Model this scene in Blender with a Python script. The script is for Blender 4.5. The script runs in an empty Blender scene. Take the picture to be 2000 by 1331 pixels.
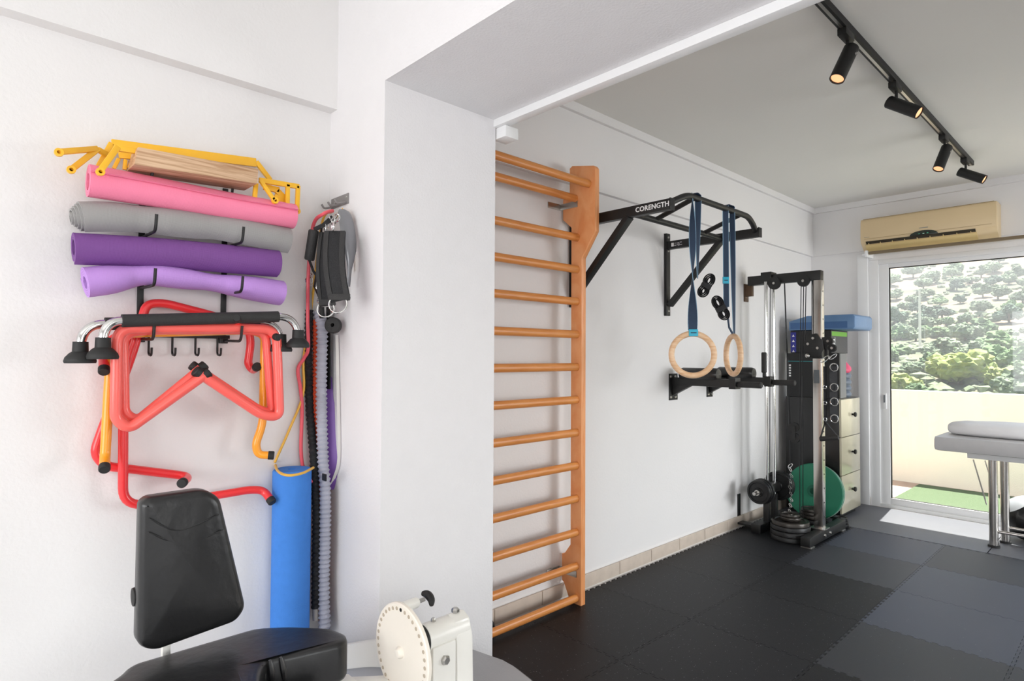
import bpy, bmesh, math, random
from mathutils import Vector, Matrix, Quaternion, noise

# ------------------------------------------------------------------ camera
SC = bpy.context.scene
COL = SC.collection
FPX, YAW, PITCH, ROLL, CAMZ = 1177.16, 0.815014508, 0.0247017802, 0.00534906358, 1.29
_cy, _sy = math.cos(YAW), math.sin(YAW)
FWD = Vector((-_sy*math.cos(PITCH), _cy*math.cos(PITCH), math.sin(PITCH)))
_r = Vector((_cy, _sy, 0)); _u = _r.cross(FWD)
RGT = _r*math.cos(ROLL) + _u*math.sin(ROLL)
UPV = -_r*math.sin(ROLL) + _u*math.cos(ROLL)
CAM = Vector((0, 0, CAMZ))
cd = bpy.data.cameras.new('camera'); cam = bpy.data.objects.new('camera', cd); COL.objects.link(cam)
cd.sensor_width = 36; cd.lens = FPX*36/2000; cd.clip_start = .05; cd.clip_end = 2000
mw = Matrix((RGT, UPV, -FWD)).transposed().to_4x4(); mw.translation = CAM
cam.matrix_world = mw
SC.camera = cam

# ------------------------------------------------------------------ light
SC.view_settings.view_transform = 'Standard'; SC.view_settings.look = 'None'
SC.view_settings.gamma = 1; SC.view_settings.use_curve_mapping = False
SC.view_settings.exposure = 0.14
wd = bpy.data.worlds.new('sky'); SC.world = wd; wd.use_nodes = True
nt = wd.node_tree; nt.nodes.clear()
sk = nt.nodes.new('ShaderNodeTexSky'); sk.sky_type = 'NISHITA'; sk.sun_disc = False
sk.sun_elevation = math.radians(72); sk.sun_rotation = math.radians(-6); sk.air_density = 1.6; sk.dust_density = 2.5; sk.ozone_density = 1.0
bg = nt.nodes.new('ShaderNodeBackground'); bg.inputs[1].default_value = 0.2
wo = nt.nodes.new('ShaderNodeOutputWorld'); nt.links.new(sk.outputs[0], bg.inputs[0]); nt.links.new(bg.outputs[0], wo.inputs[0])
R = math.radians
def light(name, kind, energy, loc, direction, color=(1,1,1), **kw):
    l = bpy.data.lights.new(name, kind); l.energy = energy; l.color = color
    for k, v in kw.items(): setattr(l, k, v)
    o = bpy.data.objects.new(name, l); COL.objects.link(o); o.location = loc
    o.rotation_euler = Vector(direction).to_track_quat('-Z', 'Y').to_euler()
    return o
light('sun', 'SUN', 21.0, (-1.5, 12, 20), (0.066, -0.66, -2.075), (1, .96, .89), angle=math.radians(.55))
# daylight through the window of the front room, behind the camera
light('rear_window_daylight', 'AREA', 80.0, (-0.35, -2.82, 1.42), (0, 1, 0), (.985, .99, 1), shape='RECTANGLE', size=2.9, size_y=1.5)
light('right_wall_fill', 'AREA', 26.0, (2.53, 0.1, 1.25), (-1, 0, 0), (.985, .99, 1), shape='RECTANGLE', size=1.8, size_y=1.4)  # added fill at the unseen right wall, reaches both rooms
# added fill under the front room ceiling, in place of bounced flash
light('front_ceiling_fill', 'AREA', 4.0, (0.1, -0.9, 2.62), (0, 0, -1), (.985, .99, 1), shape='RECTANGLE', size=2.4, size_y=1.8)
# fill added out of view on the right to brighten the back room
light('back_room_side_fill', 'AREA', 90.0, (2.42, 4.85, 1.3), (-1, 0, -.75), (.95, .975, 1), shape='RECTANGLE', size=1.7, size_y=1.3, spread=R(138))

# ------------------------------------------------------------------ helpers
R = math.radians
AX = {'x': 0, 'y': 1, 'z': 2}
def at(px, py, axis, val):
    """point of the real plane axis=val seen at a pixel of the photograph"""
    d = RGT*((px-1000)/FPX) - UPV*((py-665.5)/FPX) + FWD
    i = AX[axis]; t = (val-CAM[i])/d[i]
    return CAM + d*t
def V(*a): return Vector(a)
def lin(h):
    h = h.lstrip('#'); c = [int(h[i:i+2], 16)/255 for i in (0, 2, 4)]
    return [x/12.92 if x <= .04045 else ((x+.055)/1.055)**2.4 for x in c]

MATS = {}
def mat(name, color, rough=.5, metal=0.0, var=.06, vscale=14, bump=0.0, bscale=60, spec=.5, coat=0, trans=0, sheen=0, emit=None, estr=0, kind=None):
    if name in MATS: return MATS[name]
    m = bpy.data.materials.new(name); m.use_nodes = True; MATS[name] = m
    n = m.node_tree.nodes; L = m.node_tree.links
    b = n['Principled BSDF']; c = lin(color) if isinstance(color, str) else list(color)
    b.inputs['Roughness'].default_value = rough; b.inputs['Metallic'].default_value = metal
    b.inputs['Specular IOR Level'].default_value = spec; b.inputs['Coat Weight'].default_value = coat
    b.inputs['Transmission Weight'].default_value = trans; b.inputs['Sheen Weight'].default_value = sheen
    tc = n.new('ShaderNodeTexCoord')
    ns = n.new('ShaderNodeTexNoise'); ns.inputs['Scale'].default_value = vscale; ns.inputs['Detail'].default_value = 4
    L.new(tc.outputs['Object'], ns.inputs['Vector'])
    mx = n.new('ShaderNodeMix'); mx.data_type = 'RGBA'
    mx.inputs[6].default_value = [min(1, x*(1-var)) for x in c]+[1]; mx.inputs[7].default_value = [min(1, x*(1+var)) for x in c]+[1]
    L.new(ns.outputs['Fac'], mx.inputs[0]); L.new(mx.outputs[2], b.inputs['Base Color'])
    if bump:
        n2 = n.new('ShaderNodeTexNoise'); n2.inputs['Scale'].default_value = bscale; n2.inputs['Detail'].default_value = 5
        L.new(tc.outputs['Object'], n2.inputs['Vector'])
        bp = n.new('ShaderNodeBump'); bp.inputs['Strength'].default_value = bump; bp.inputs['Distance'].default_value = .01
        L.new(n2.outputs['Fac'], bp.inputs['Height']); L.new(bp.outputs['Normal'], b.inputs['Normal'])
    if emit:
        b.inputs['Emission Color'].default_value = lin(emit)+[1]; b.inputs['Emission Strength'].default_value = estr
    return m
def nodes(m): return m.node_tree.nodes, m.node_tree.links, m.node_tree.nodes['Principled BSDF']

def wood(name, c1, c2, stretch, rough=.4, scale=6):
    m = mat(name, c1, rough); n, L, b = nodes(m)
    tc = n.new('ShaderNodeTexCoord'); mp = n.new('ShaderNodeMapping'); mp.inputs['Scale'].default_value = stretch
    ns = n.new('ShaderNodeTexNoise'); ns.inputs['Scale'].default_value = scale; ns.inputs['Detail'].default_value = 6; ns.inputs['Distortion'].default_value = .6
    cr = n.new('ShaderNodeValToRGB'); cr.color_ramp.elements[0].color = lin(c2)+[1]; cr.color_ramp.elements[1].color = lin(c1)+[1]
    cr.color_ramp.elements[0].position = .3; cr.color_ramp.elements[1].position = .62
    L.new(tc.outputs['Object'], mp.inputs[0]); L.new(mp.outputs[0], ns.inputs['Vector']); L.new(ns.outputs['Fac'], cr.inputs[0]); L.new(cr.outputs[0], b.inputs['Base Color'])
    return m

class MB:
    def __init__(s): s.v = []; s.f = []
    def add(s, vs, fs):
        o = len(s.v); s.v += [Vector(p) for p in vs]; s.f += [tuple(i+o for i in f) for f in fs]; return s
    def box(s, x0, x1, y0, y1, z0, z1):
        return s.add([(x0,y0,z0),(x1,y0,z0),(x1,y1,z0),(x0,y1,z0),(x0,y0,z1),(x1,y0,z1),(x1,y1,z1),(x0,y1,z1)],
            [(0,3,2,1),(4,5,6,7),(0,1,5,4),(1,2,6,5),(2,3,7,6),(3,0,4,7)])
    def obox(s, c, a, b, d):
        c, a, b, d = Vector(c), Vector(a), Vector(b), Vector(d)
        vs = [c-a-b-d, c+a-b-d, c+a+b-d, c-a+b-d, c-a-b+d, c+a-b+d, c+a+b+d, c-a+b+d]
        if a.cross(b).dot(d) < 0: vs = vs[4:]+vs[:4]
        return s.add(vs, [(0,3,2,1),(4,5,6,7),(0,1,5,4),(1,2,6,5),(2,3,7,6),(3,0,4,7)])
    def beam(s, p, q, w, h, up=(0,0,1)):
        p, q = Vector(p), Vector(q); d = (q-p); l = d.length; d.normalize()
        up = Vector(up)
        if abs(d.dot(up)) > .98: up = Vector((1,0,0))
        sd = d.cross(up).normalized(); u = sd.cross(d).normalized()
        return s.obox((p+q)/2, d*l/2, sd*w/2, u*h/2)
    def ring(s, c, a, b, n, r, r2=None):
        r2 = r if r2 is None else r2
        return [c + a*(r*math.cos(2*math.pi*i/n)) + b*(r2*math.sin(2*math.pi*i/n)) for i in range(n)]
    def loft(s, rings, cap=True, closed=False):
        n = len(rings[0]); o = len(s.v)
        for rg in rings: s.v += [Vector(p) for p in rg]
        m = len(rings)
        for k in range(m if closed else m-1):
            k2 = (k+1) % m
            for i in range(n):
                j = (i+1) % n
                s.f.append((o+k*n+i, o+k*n+j, o+k2*n+j, o+k2*n+i))
        if cap and not closed:
            s.f.append(tuple(o+i for i in reversed(range(n)))); s.f.append(tuple(o+(m-1)*n+i for i in range(n)))
        return s
    def tube(s, pts, r, n=12, closed=False, r2=None, up=None):
        pts = [Vector(p) for p in pts]; m = len(pts); rings = []
        T = []
        for i in range(m):
            a = pts[(i-1) % m] if (closed or i > 0) else pts[i]; b = pts[(i+1) % m] if (closed or i < m-1) else pts[i]
            T.append((b-a).normalized())
        x = Vector(up) if up else (Vector((0,0,1)) if abs(T[0].z) < .9 else Vector((1,0,0)))
        x = (x - T[0]*x.dot(T[0])).normalized()
        for i in range(m):
            x = (x - T[i]*x.dot(T[i]))
            if x.length < 1e-6: x = T[i].orthogonal()
            x.normalize(); y = T[i].cross(x)
            rr = r[i] if isinstance(r, (list, tuple)) else r
            rings.append(s.ring(pts[i], x, y, n, rr, (rr*r2 if r2 else None)))
        return s.loft(rings, closed=closed)
    def cyl(s, p, q, r, rb=None, n=20):
        return s.tube([p, q], [r, r if rb is None else rb], n)
    def lathe(s, prof, p, axis, n=28):
        p, ax = Vector(p), Vector(axis).normalized(); a = ax.orthogonal().normalized(); b = ax.cross(a)
        return s.loft([s.ring(p+ax*h, a, b, n, max(r, 1e-4)) for r, h in prof])
    def torus(s, c, nrm, RR, r, n=40, m=12, rx=None):
        c, nrm = Vector(c), Vector(nrm).normalized(); a = nrm.orthogonal().normalized(); b = nrm.cross(a)
        return s.tube([c + a*(RR*math.cos(2*math.pi*i/n)) + b*((rx or RR)*math.sin(2*math.pi*i/n)) for i in range(n)], r, m, closed=True)
    def ball(s, c, r, seg=20, rings=12):
        c = Vector(c); rv = Vector(r) if hasattr(r, '__len__') else Vector((r, r, r))
        rg = []
        for k in range(rings+1):
            t = math.pi*k/rings; q = max(math.sin(t), 1e-3)
            rg.append([c+Vector((rv.x*q*math.cos(2*math.pi*i/seg), rv.y*q*math.sin(2*math.pi*i/seg), -rv.z*math.cos(t))) for i in range(seg)])
        return s.loft(rg)
    def prism(s, poly, axis, a, b):
        """poly of (u,v): axis x -> (y,z); axis y -> (x,z); axis z -> (x,y)"""
        mk = {'x': lambda u, v, w: (w, u, v), 'y': lambda u, v, w: (u, w, v), 'z': lambda u, v, w: (u, v, w)}[axis]
        return s.loft([[mk(u, v, a) for u, v in poly], [mk(u, v, b) for u, v in poly]])
    def strip(s, pts, wd, w, t):
        """strap: pts path, wd width direction (one or list), w width, t thickness"""
        pts = [Vector(p) for p in pts]; m = len(pts); rings = []
        for i in range(m):
            T = (pts[min(i+1, m-1)]-pts[max(i-1, 0)]).normalized()
            d = Vector(wd[i] if isinstance(wd, list) else wd); d = (d - T*d.dot(T)).normalized(); nn = T.cross(d)
            ww = w[i] if isinstance(w, list) else w
            rings.append([pts[i]-d*ww/2-nn*t/2, pts[i]+d*ww/2-nn*t/2, pts[i]+d*ww/2+nn*t/2, pts[i]-d*ww/2+nn*t/2])
        return s.loft(rings)
    def build(s, name, m, parent=None, bevel=0, smooth=35, seg=2):
        me = bpy.data.meshes.new(name)
        off = world_loc(parent)
        me.from_pydata([p-off for p in s.v], [], s.f)
        bm = bmesh.new(); bm.from_mesh(me)
        bmesh.ops.recalc_face_normals(bm, faces=bm.faces)
        if bevel:
            ed = [e for e in bm.edges if len(e.link_faces) == 2 and e.calc_face_angle(0) > R(30)]
            bmesh.ops.bevel(bm, geom=ed, offset=bevel, segments=seg, profile=.6, affect='EDGES', clamp_overlap=True)
        bm.to_mesh(me); bm.free()
        if smooth:
            me.polygons.foreach_set('use_smooth', [True]*len(me.polygons)); me.set_sharp_from_angle(angle=R(smooth))
        for mm in (m if isinstance(m, (list, tuple)) else [m]): me.materials.append(mm)
        o = bpy.data.objects.new(name, me); COL.objects.link(o)
        if parent: o.parent = parent
        return o
def world_loc(o):
    p = Vector((0,0,0))
    while o is not None: p += o.location; o = o.parent
    return p
def thing(name, label, cat, loc, group=None):
    o = bpy.data.objects.new(name, None); COL.objects.link(o); o.location = loc; o.empty_display_size = .05
    return tag(o, label, cat, group)
def tag(o, label, cat, group=None):
    o['label'] = label; o['category'] = cat
    if group: o['group'] = group
    return o
def struct(name, mb, m, label=None, bevel=0, parent=None, smooth=35):
    o = mb.build(name, m, parent, bevel, smooth)
    if not parent:
        o['kind'] = 'structure'
        if label: o['label'] = label
    return o
def recentre(o, loc):
    """put the origin of a one-mesh thing at its base"""
    loc = Vector(loc); o.data.transform(Matrix.Translation(o.location-loc)); o.location = loc; return o
def dup(root, loc, label=None, group=None):
    def cp(o, par):
        c = o.copy(); COL.objects.link(c)
        if par: c.parent = par
        for ch in [k for k in KIDS.get(o.name, [])]: cp(ch, c)
        return c
    KIDS = {}
    for o in COL.objects:
        if o.parent: KIDS.setdefault(o.parent.name, []).append(o)
    c = cp(root, None); c.location = loc
    if label: c['label'] = label
    if group: c['group'] = group
    return c
def crv(pts, n=8, closed=False):
    P = [Vector(p) for p in pts]; out = []; m = len(P)
    for i in range(m if closed else m-1):
        g = (lambda k: P[k % m]) if closed else (lambda k: P[min(max(k, 0), m-1)])
        p0, p1, p2, p3 = g(i-1), g(i), g(i+1), g(i+2)
        for k in range(n):
            t = k/n
            out.append(.5*((2*p1)+(p2-p0)*t+(2*p0-5*p1+4*p2-p3)*t*t+(3*p1-p0-3*p2+p3)*t**3))
    if not closed: out.append(P[-1])
    return out
def fillet(pts, rad, n=6):
    P = [Vector(p) for p in pts]; out = [P[0]]
    for i in range(1, len(P)-1):
        a, b, c = P[i-1], P[i], P[i+1]; u = (a-b); w = (c-b)
        r = min(rad, u.length*.48, w.length*.48); s0 = b+u.normalized()*r; e = b+w.normalized()*r
        for k in range(n+1):
            t = k/n; out.append(s0*(1-t)**2+b*2*t*(1-t)+e*t*t)
    out.append(P[-1]); return out
def roundrect(w, h, r, n=5, cx=0, cy=0):
    out = []
    for sx, sy, a0 in ((1,1,0), (-1,1,90), (-1,-1,180), (1,-1,270)):
        for k in range(n+1):
            a = R(a0+90*k/n); out.append((cx+sx*(w/2-r)+r*math.cos(a), cy+sy*(h/2-r)+r*math.sin(a)))
    return out
def text_mesh(name, body, m, parent, origin, xdir, ydir, size, depth=.0015, bold=0, space=1.0):
    cu = bpy.data.curves.new(name, 'FONT'); cu.body = body; cu.size = size; cu.extrude = depth; cu.offset = bold
    cu.align_x = 'CENTER'; cu.align_y = 'CENTER'; cu.space_character = space; cu.resolution_u = 3
    to = bpy.data.objects.new(name+'_tmp', cu); COL.objects.link(to)
    me = bpy.data.meshes.new_from_object(to.evaluated_get(bpy.context.evaluated_depsgraph_get()))
    bpy.data.objects.remove(to)
    xd, yd = Vector(xdir).normalized(), Vector(ydir).normalized(); zd = xd.cross(yd)
    M = Matrix((xd, yd, zd)).transposed().to_4x4(); M.translation = Vector(origin)-world_loc(parent)
    me.transform(M); me.materials.clear(); me.materials.append(m); me.name = name
    o = bpy.data.objects.new(name, me); COL.objects.link(o); o.parent = parent
    return o
random.seed(7)

# ------------------------------------------------------------------ materials
M_wall = mat('white_wall_paint', '#e9e7e6', .72, bump=.12, bscale=90, var=.015, vscale=3, spec=.25)
M_ceil = mat('ceiling_paint', '#e6e4df', .8, bump=.06, bscale=70, var=.01, vscale=2, spec=.2)
M_plaster = mat('rough_plaster', '#e8e6e7', .8, bump=.16, bscale=130, var=.02, spec=.2)
M_upvc = mat('white_plastic_frame', '#f0f0f0', .32, var=.02)
M_white = mat('white_gloss_metal', '#efede6', .28, var=.03)
M_seal = mat('black_rubber_seal', '#151515', .6)
M_black = mat('black_powder_coat', '#141414', .45, bump=.08, bscale=400, var=.1)
M_blackm = mat('matt_black_plastic', '#121212', .55, var=.1)
M_rubber = mat('black_rubber', '#1d1d1d', .62, var=.12)
M_foam = mat('dark_foam_grip', '#2b2a2a', .7, bump=.2, bscale=260, var=.1)
M_chrome = mat('chrome', '#d9d9d8', .1, 1.0, var=.02)
M_steel = mat('brushed_steel', '#b9b7b3', .3, 1.0, var=.06)
M_ss = mat('stainless_tube', '#c3bfba', .22, 1.0, var=.04)
M_orange_wood = wood('orange_beech', '#f3ab74', '#e99356', (3, 30, 2), .38, 4)
M_orange_rung = wood('orange_beech_rung', '#dd9350', '#cd7e3b', (30, 2, 30), .34, 3)
M_ringwood = wood('birch_plywood', '#eccaa6', '#dcae82', (5, 5, 22), .45, 4)
M_red = mat('red_enamel', '#ee3337', .3, coat=.3, var=.04)
M_coral = mat('coral_enamel', '#fb665d', .32, coat=.3, var=.04)
M_amber = mat('amber_enamel', '#fca224', .3, coat=.3, var=.04)
M_yellow = mat('yellow_plastic', '#fcbf2e', .4, var=.05)
M_leather = mat('black_leatherette', '#1b1b1c', .33, bump=.16, bscale=26, var=.15, spec=.55)
M_skirt = mat('beige_ceramic', '#cfc1b3', .35, var=.14, vscale=18)
M_grout = mat('pale_grout', '#e4ded6', .8)
M_text = mat('white_print', '#f1f1f1', .5)

def tile_mat(name, c, speck, spec=.5):
    m = mat(name, c, .5, var=.05, vscale=5, bump=.10, bscale=350, spec=spec); n, L, b = nodes(m)
    old = b.inputs['Base Color'].links[0].from_socket
    tc = n.new('ShaderNodeTexCoord'); vo = n.new('ShaderNodeTexVoronoi'); vo.inputs['Scale'].default_value = 75
    geo = n.new('ShaderNodeNewGeometry')
    L.new(geo.outputs['Position'], vo.inputs['Vector'])
    cr = n.new('ShaderNodeValToRGB'); cr.color_ramp.elements[0].position = .07; cr.color_ramp.elements[0].color = (1,1,1,1)
    cr.color_ramp.elements[1].position = .12; cr.color_ramp.elements[1].color = (0,0,0,1)
    L.new(vo.outputs['Distance'], cr.inputs[0])
    sp = n.new('ShaderNodeSeparateColor'); L.new(vo.outputs['Color'], sp.inputs[0])
    th = n.new('ShaderNodeMath'); th.operation = 'GREATER_THAN'; th.inputs[1].default_value = speck; L.new(sp.outputs[0], th.inputs[0])
    mu = n.new('ShaderNodeMath'); mu.operation = 'MULTIPLY'; L.new(cr.outputs[0], mu.inputs[0]); L.new(th.outputs[0], mu.inputs[1])
    mx = n.new('ShaderNodeMix'); mx.data_type = 'RGBA'; mx.inputs[7].default_value = lin('#8d8d90')+[1]
    L.new(mu.outputs[0], mx.inputs[0]); L.new(old, mx.inputs[6])
    oi = n.new('ShaderNodeObjectInfo'); hv = n.new('ShaderNodeHueSaturation')
    mr = n.new('ShaderNodeMapRange'); mr.inputs['To Min'].default_value = .9; mr.inputs['To Max'].default_value = 1.2
    L.new(oi.outputs['Random'], mr.inputs[0]); L.new(mr.outputs[0], hv.inputs['Value']); L.new(mx.outputs[2], hv.inputs['Color']); L.new(hv.outputs[0], b.inputs['Base Color'])
    return m
M_tile = tile_mat('speckled_rubber_tile', '#1a1b1e', .45, .25); M_tile2 = tile_mat('slate_sheen_foam_tile', '#272a31', .9); M_tile3 = tile_mat('worn_sheen_foam_tile', '#363b48', .9)  # slate foam tiles; their colour also holds the sky sheen from the door
M_panelmat = mat('dark_rubber_mat', '#66676d', .5, var=.06, bump=.08, bscale=300)
def glass_mat():
    m = bpy.data.materials.new('window_glass'); m.use_nodes = True; n = m.node_tree.nodes; L = m.node_tree.links; n.clear()
    t = n.new('ShaderNodeBsdfTransparent'); t.inputs[0].default_value = (.96, .975, .97, 1); g = n.new('ShaderNodeBsdfGlossy'); g.inputs['Roughness'].default_value = .02
    lw = n.new('ShaderNodeLayerWeight'); lw.inputs[0].default_value = .5; pw = n.new('ShaderNodeMath'); pw.operation = 'POWER'; pw.inputs[1].default_value = 5.0; L.new(lw.outputs['Facing'], pw.inputs[0]); fr = n.new('ShaderNodeMath'); fr.operation = 'MULTIPLY_ADD'; fr.inputs[1].default_value = .9; fr.inputs[2].default_value = .03; L.new(pw.outputs[0], fr.inputs[0]); mx = n.new('ShaderNodeMixShader'); o = n.new('ShaderNodeOutputMaterial')
    L.new(fr.outputs[0], mx.inputs[0]); L.new(t.outputs[0], mx.inputs[1]); L.new(g.outputs[0], mx.inputs[2]); L.new(mx.outputs[0], o.inputs[0]); return m
M_glass = glass_mat()

# ------------------------------------------------------------------ room shell
WX = -2.185; Y0, JX, Y1, ZS = 1.08, -1.787, 1.587, 2.23; FY = 5.92; CZ = 2.675; RX = 2.6; BY = -2.9
struct('wall_left', MB().box(WX-.15, WX, BY-.15, FY+.15, -.1, 2.85), M_wall, 'white painted wall on the left, running through both rooms')
wp = MB().box(WX-.01, JX, Y0, Y1, -.1, 2.85).box(JX, RX, Y0, Y1, ZS, 2.85)
struct('wall_partition', wp, M_plaster, 'white plastered pillar and overhead beam framing the opening between the rooms', smooth=0)
wr = MB().box(RX, RX+.15, BY-.15, -.85, -.1, 2.85).box(RX, RX+.15, 1.05, 3.9, -.1, 2.85).box(RX, RX+.15, 5.75, FY+.15, -.1, 2.85)
for (a0, a1, c0, c1) in ((-.85, 1.05, .5, 2.0), (3.9, 5.75, .45, 1.85)): wr.box(RX, RX+.15, a0, a1, -.1, c0).box(RX, RX+.15, a0, a1, c1, 2.85)  # openings added in the unseen wall behind the two fill lights
struct('wall_right', wr, M_wall, 'white wall with two added window openings on the right')
b = MB().box(WX, -1.8, BY-.15, BY, -.1, 2.85).box(1.1, RX, BY-.15, BY, -.1, 2.85).box(-1.8, 1.1, BY-.15, BY, -.1, .67).box(-1.8, 1.1, BY-.15, BY, 2.17, 2.85)
struct('wall_rear', b, M_wall, 'white wall with a wide window behind the viewer')
DX0, DX1, DZ = -1.70, 1.9, 2.14
b = MB().box(WX, DX0, FY, FY+.15, -.1, 2.85).box(DX1, RX, FY, FY+.15, -.1, 2.85).box(DX0, DX1, FY, FY+.15, DZ, 2.85)
struct('wall_far', b, M_wall, 'white end wall around the sliding glass door', smooth=0)
struct('ceiling', MB().box(WX-.15, RX+.15, BY-.15, FY+.15, CZ, CZ+.12), M_ceil, 'smooth pale ceiling')
struct('trim_1', MB().box(WX, WX+.055, BY, Y0, ZS, CZ), M_wall, 'shallow white beam along the top of the left wall in the front room', smooth=0)
struct('trim_2', MB().box(WX, WX+.028, Y1, FY, ZS, CZ-.05), M_wall, 'shallow white beam along the top of the left wall in the back room', smooth=0)
struct('trim_3', MB().box(WX, WX+.05, Y1, FY, CZ-.05, CZ+.01), M_wall, 'slim white cornice along the left wall', smooth=0)
struct('trim_4', MB().box(WX+.05, RX, FY-.045, FY, CZ-.05, CZ+.01), M_wall, 'slim white cornice along the end wall', smooth=0)
struct('trim_5', MB().box(WX+.028, RX, FY-.018, FY, ZS, CZ-.05), M_wall, 'shallow white beam above the glass door', smooth=0)
struct('trim_6', MB().box(JX, RX, Y1-.012, Y1+.03, ZS-.03, ZS), M_upvc, 'white rail along the back edge of the overhead beam', bevel=.003)
struct('trim_7', MB().box(JX-.02, JX+.055, Y1+.005, Y1+.075, ZS-.075, ZS-.03), M_upvc, 'small white end block of the rail on the pillar', bevel=.003)
# floor: base slab, interlocking tiles of the back room, smooth mats by the door
fl = struct('floor', MB().box(WX-.15, RX+.15, BY-.15, FY+.2, -.12, -.012), mat('pale_floor_tile', '#dddcdc', .6, var=.08), 'floor of both rooms, black interlocking rubber tiles in the gym')
TW, TD, TX0, TY1 = .575, .585, -2.15, 5.03
def teeth(length, n, amp):
    out = []; p = length/n
    for i in range(n):
        a = i*p
        out += [(a+p*.0, 0), (a+p*.30, 0), (a+p*.22, amp), (a+p*.78, amp), (a+p*.70, 0)]
    return out
tx, ty = teeth(TW, 12, .012), teeth(TD, 12, .012); g = .0009
poly = [(u+ (g if k == 0 else 0), v+g) for k, (u, v) in enumerate(tx)] + [(TW-g, g)]
poly += [(TW+a-g, u+g) for u, a in ty[1:]] + [(TW-g, TD-g)]
poly += [(u, TD+v-g) for u, v in reversed(tx[1:])] + [(g, TD-g)] + [(a+g, u) for u, a in reversed(ty[1:])]
tb = MB().prism(poly, 'z', -.012, 0.0); t0 = None
for i in range(8):
    for j in range(6):
        x, y = TX0+i*TW, TY1-(j+1)*TD
        if t0 is None:
            t0 = tb.build('tile', M_tile, smooth=0); t = t0
        else: t = t0.copy(); COL.objects.link(t)
        t.location = (x, y, 0); t.parent = fl
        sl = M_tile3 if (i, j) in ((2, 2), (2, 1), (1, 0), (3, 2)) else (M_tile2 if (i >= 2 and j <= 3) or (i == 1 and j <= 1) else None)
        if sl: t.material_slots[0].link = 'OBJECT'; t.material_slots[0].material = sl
# smooth mats
for (x0, x1, y0, y1) in ((-2.165, -.766, 5.046, 5.90), (-.76, .64, 5.046, 5.90), (.646, 2.5, 5.046, 5.9)):
    o = MB().box(x0, x1, y0, y1, -.012, .002).build('mat_panel', M_panelmat, fl, bevel=.002)
fs = MB().box(WX+.001, WX+.012, 1.587, 5.9, -.012, .0).build('edge_strip', M_grout, fl)
# skirting tiles
bb = struct('baseboard_left', MB().box(WX, WX+.008, Y1, FY, 0, .07), M_grout, 'skirting of beige ceramic tiles along the left wall')
sk0 = None; y = 1.60
yj = at(1211, 1117, 'x', WX+.016).y; yk = at(1328, 1066, 'x', WX+.016).y; step = (yk-yj)/2
y = yj-5*step
while y < FY-.05:
    if y > Y1-.01 or True:
        a0 = max(y, Y1+.002); a1 = min(y+step-.005, FY-.002)
        if a1-a0 > .03: MB().box(WX+.006, WX+.017, a0, a1, .002, .075).build('tile', M_skirt, bb, bevel=.002)
    y += step
bf = struct('baseboard_far', MB().box(WX, DX0, FY-.008, FY, 0, .07), M_grout, 'short skirting of beige tiles beside the glass door')
for a0, a1 in ((-2.165, -1.90), (-1.895, -1.702)): MB().box(a0, a1, FY-.017, FY-.006, .002, .075).build('tile', M_skirt, bf, bevel=.002)

# ------------------------------------------------------------------ sliding door
dr = struct('door_1', MB().box(DX0, DX0+.075, FY+.0, FY+.10, 0, DZ).box(DX0+.075, DX1, FY, FY+.10, 2.10, DZ).box(DX0+.075, DX1, FY+.0, FY+.10, 0, .03).box(DX1-.07, DX1, FY, FY+.1, .03, 2.1), M_upvc, 'wide white framed sliding glass door to the balcony', bevel=.004)
def sash(x0, x1, y, dark):
    z0, z1, w = .03, 2.10, .075
    b = MB().box(x0, x0+w, y, y+.04, z0, z1).box(x1-w, x1, y, y+.04, z0, z1).box(x0+w, x1-w, y, y+.04, z0, z0+.055).box(x0+w, x1-w, y, y+.04, z1-.035, z1)
    s = b.build('sash', M_upvc, dr, bevel=.003)
    gx0, gx1, gz0, gz1 = x0+w, x1-w, z0+.055, z1-.035
    MB().box(gx0, gx1, y+.017, y+.023, gz0, gz1).build('pane', M_glass, s, smooth=0)
    e = .006
    MB().box(gx0, gx0+e, y+.008, y+.030, gz0, gz1).box(gx1-e, gx1, y+.008, y+.030, gz0, gz1).box(gx0+e, gx1-e, y+.008, y+.03, gz1-e, gz1).box(gx0+e, gx1-e, y+.008, y+.03, gz0, gz0+e*.5).build('seal', M_seal, s, smooth=0)
    return s
s1 = sash(-1.625, .03, FY+.012, 1); sash(-.02, 1.83, FY+.056, 1)
hz = at(1728, 782, 'y', FY+.01)
MB().box(hz.x-.014, hz.x+.014, FY+.004, FY+.0125, hz.z-.075, hz.z+.06).build('latch_plate', M_upvc, s1, bevel=.003)
MB().box(hz.x-.006, hz.x+.006, FY-.001, FY+.006, hz.z-.02, hz.z+.045).build('latch', mat('grey_latch', '#6f7378', .4), s1, bevel=.002)
struct('trim_8', MB().box(DX0-.085, DX0-.002, FY-.022, FY, 0, 2.2), M_upvc, 'white casing strip left of the glass door', bevel=.004)

# ------------------------------------------------------------------ balcony and hillside
M_cream = mat('cream_render', '#efe6d6', .85, bump=.2, bscale=120, var=.03, vscale=2)
M_terr = mat('terracotta_paver', '#b39a89', .7, var=.1)
bal = struct('balcony_floor', MB().box(-6, 6, FY+.15, 7.62, -.2, -.03), M_terr, 'pale terracotta balcony floor outside the glass door')
struct('wall_balcony', MB().box(-6, 6, 7.46, 7.62, -.25, .94), M_cream, 'cream rendered balcony parapet outside the glass door', bevel=.006)
tf = MB().box(-1.66, 2.4, 6.24, 7.34, -.03, -.012).build('turf_mat', mat('artificial_turf', '#56684a', .9, bump=.8, bscale=500, var=.25, vscale=90))
tag(recentre(tf, (.4, 6.8, -.03)), 'green artificial turf mat lying on the balcony floor', 'turf mat')

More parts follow.
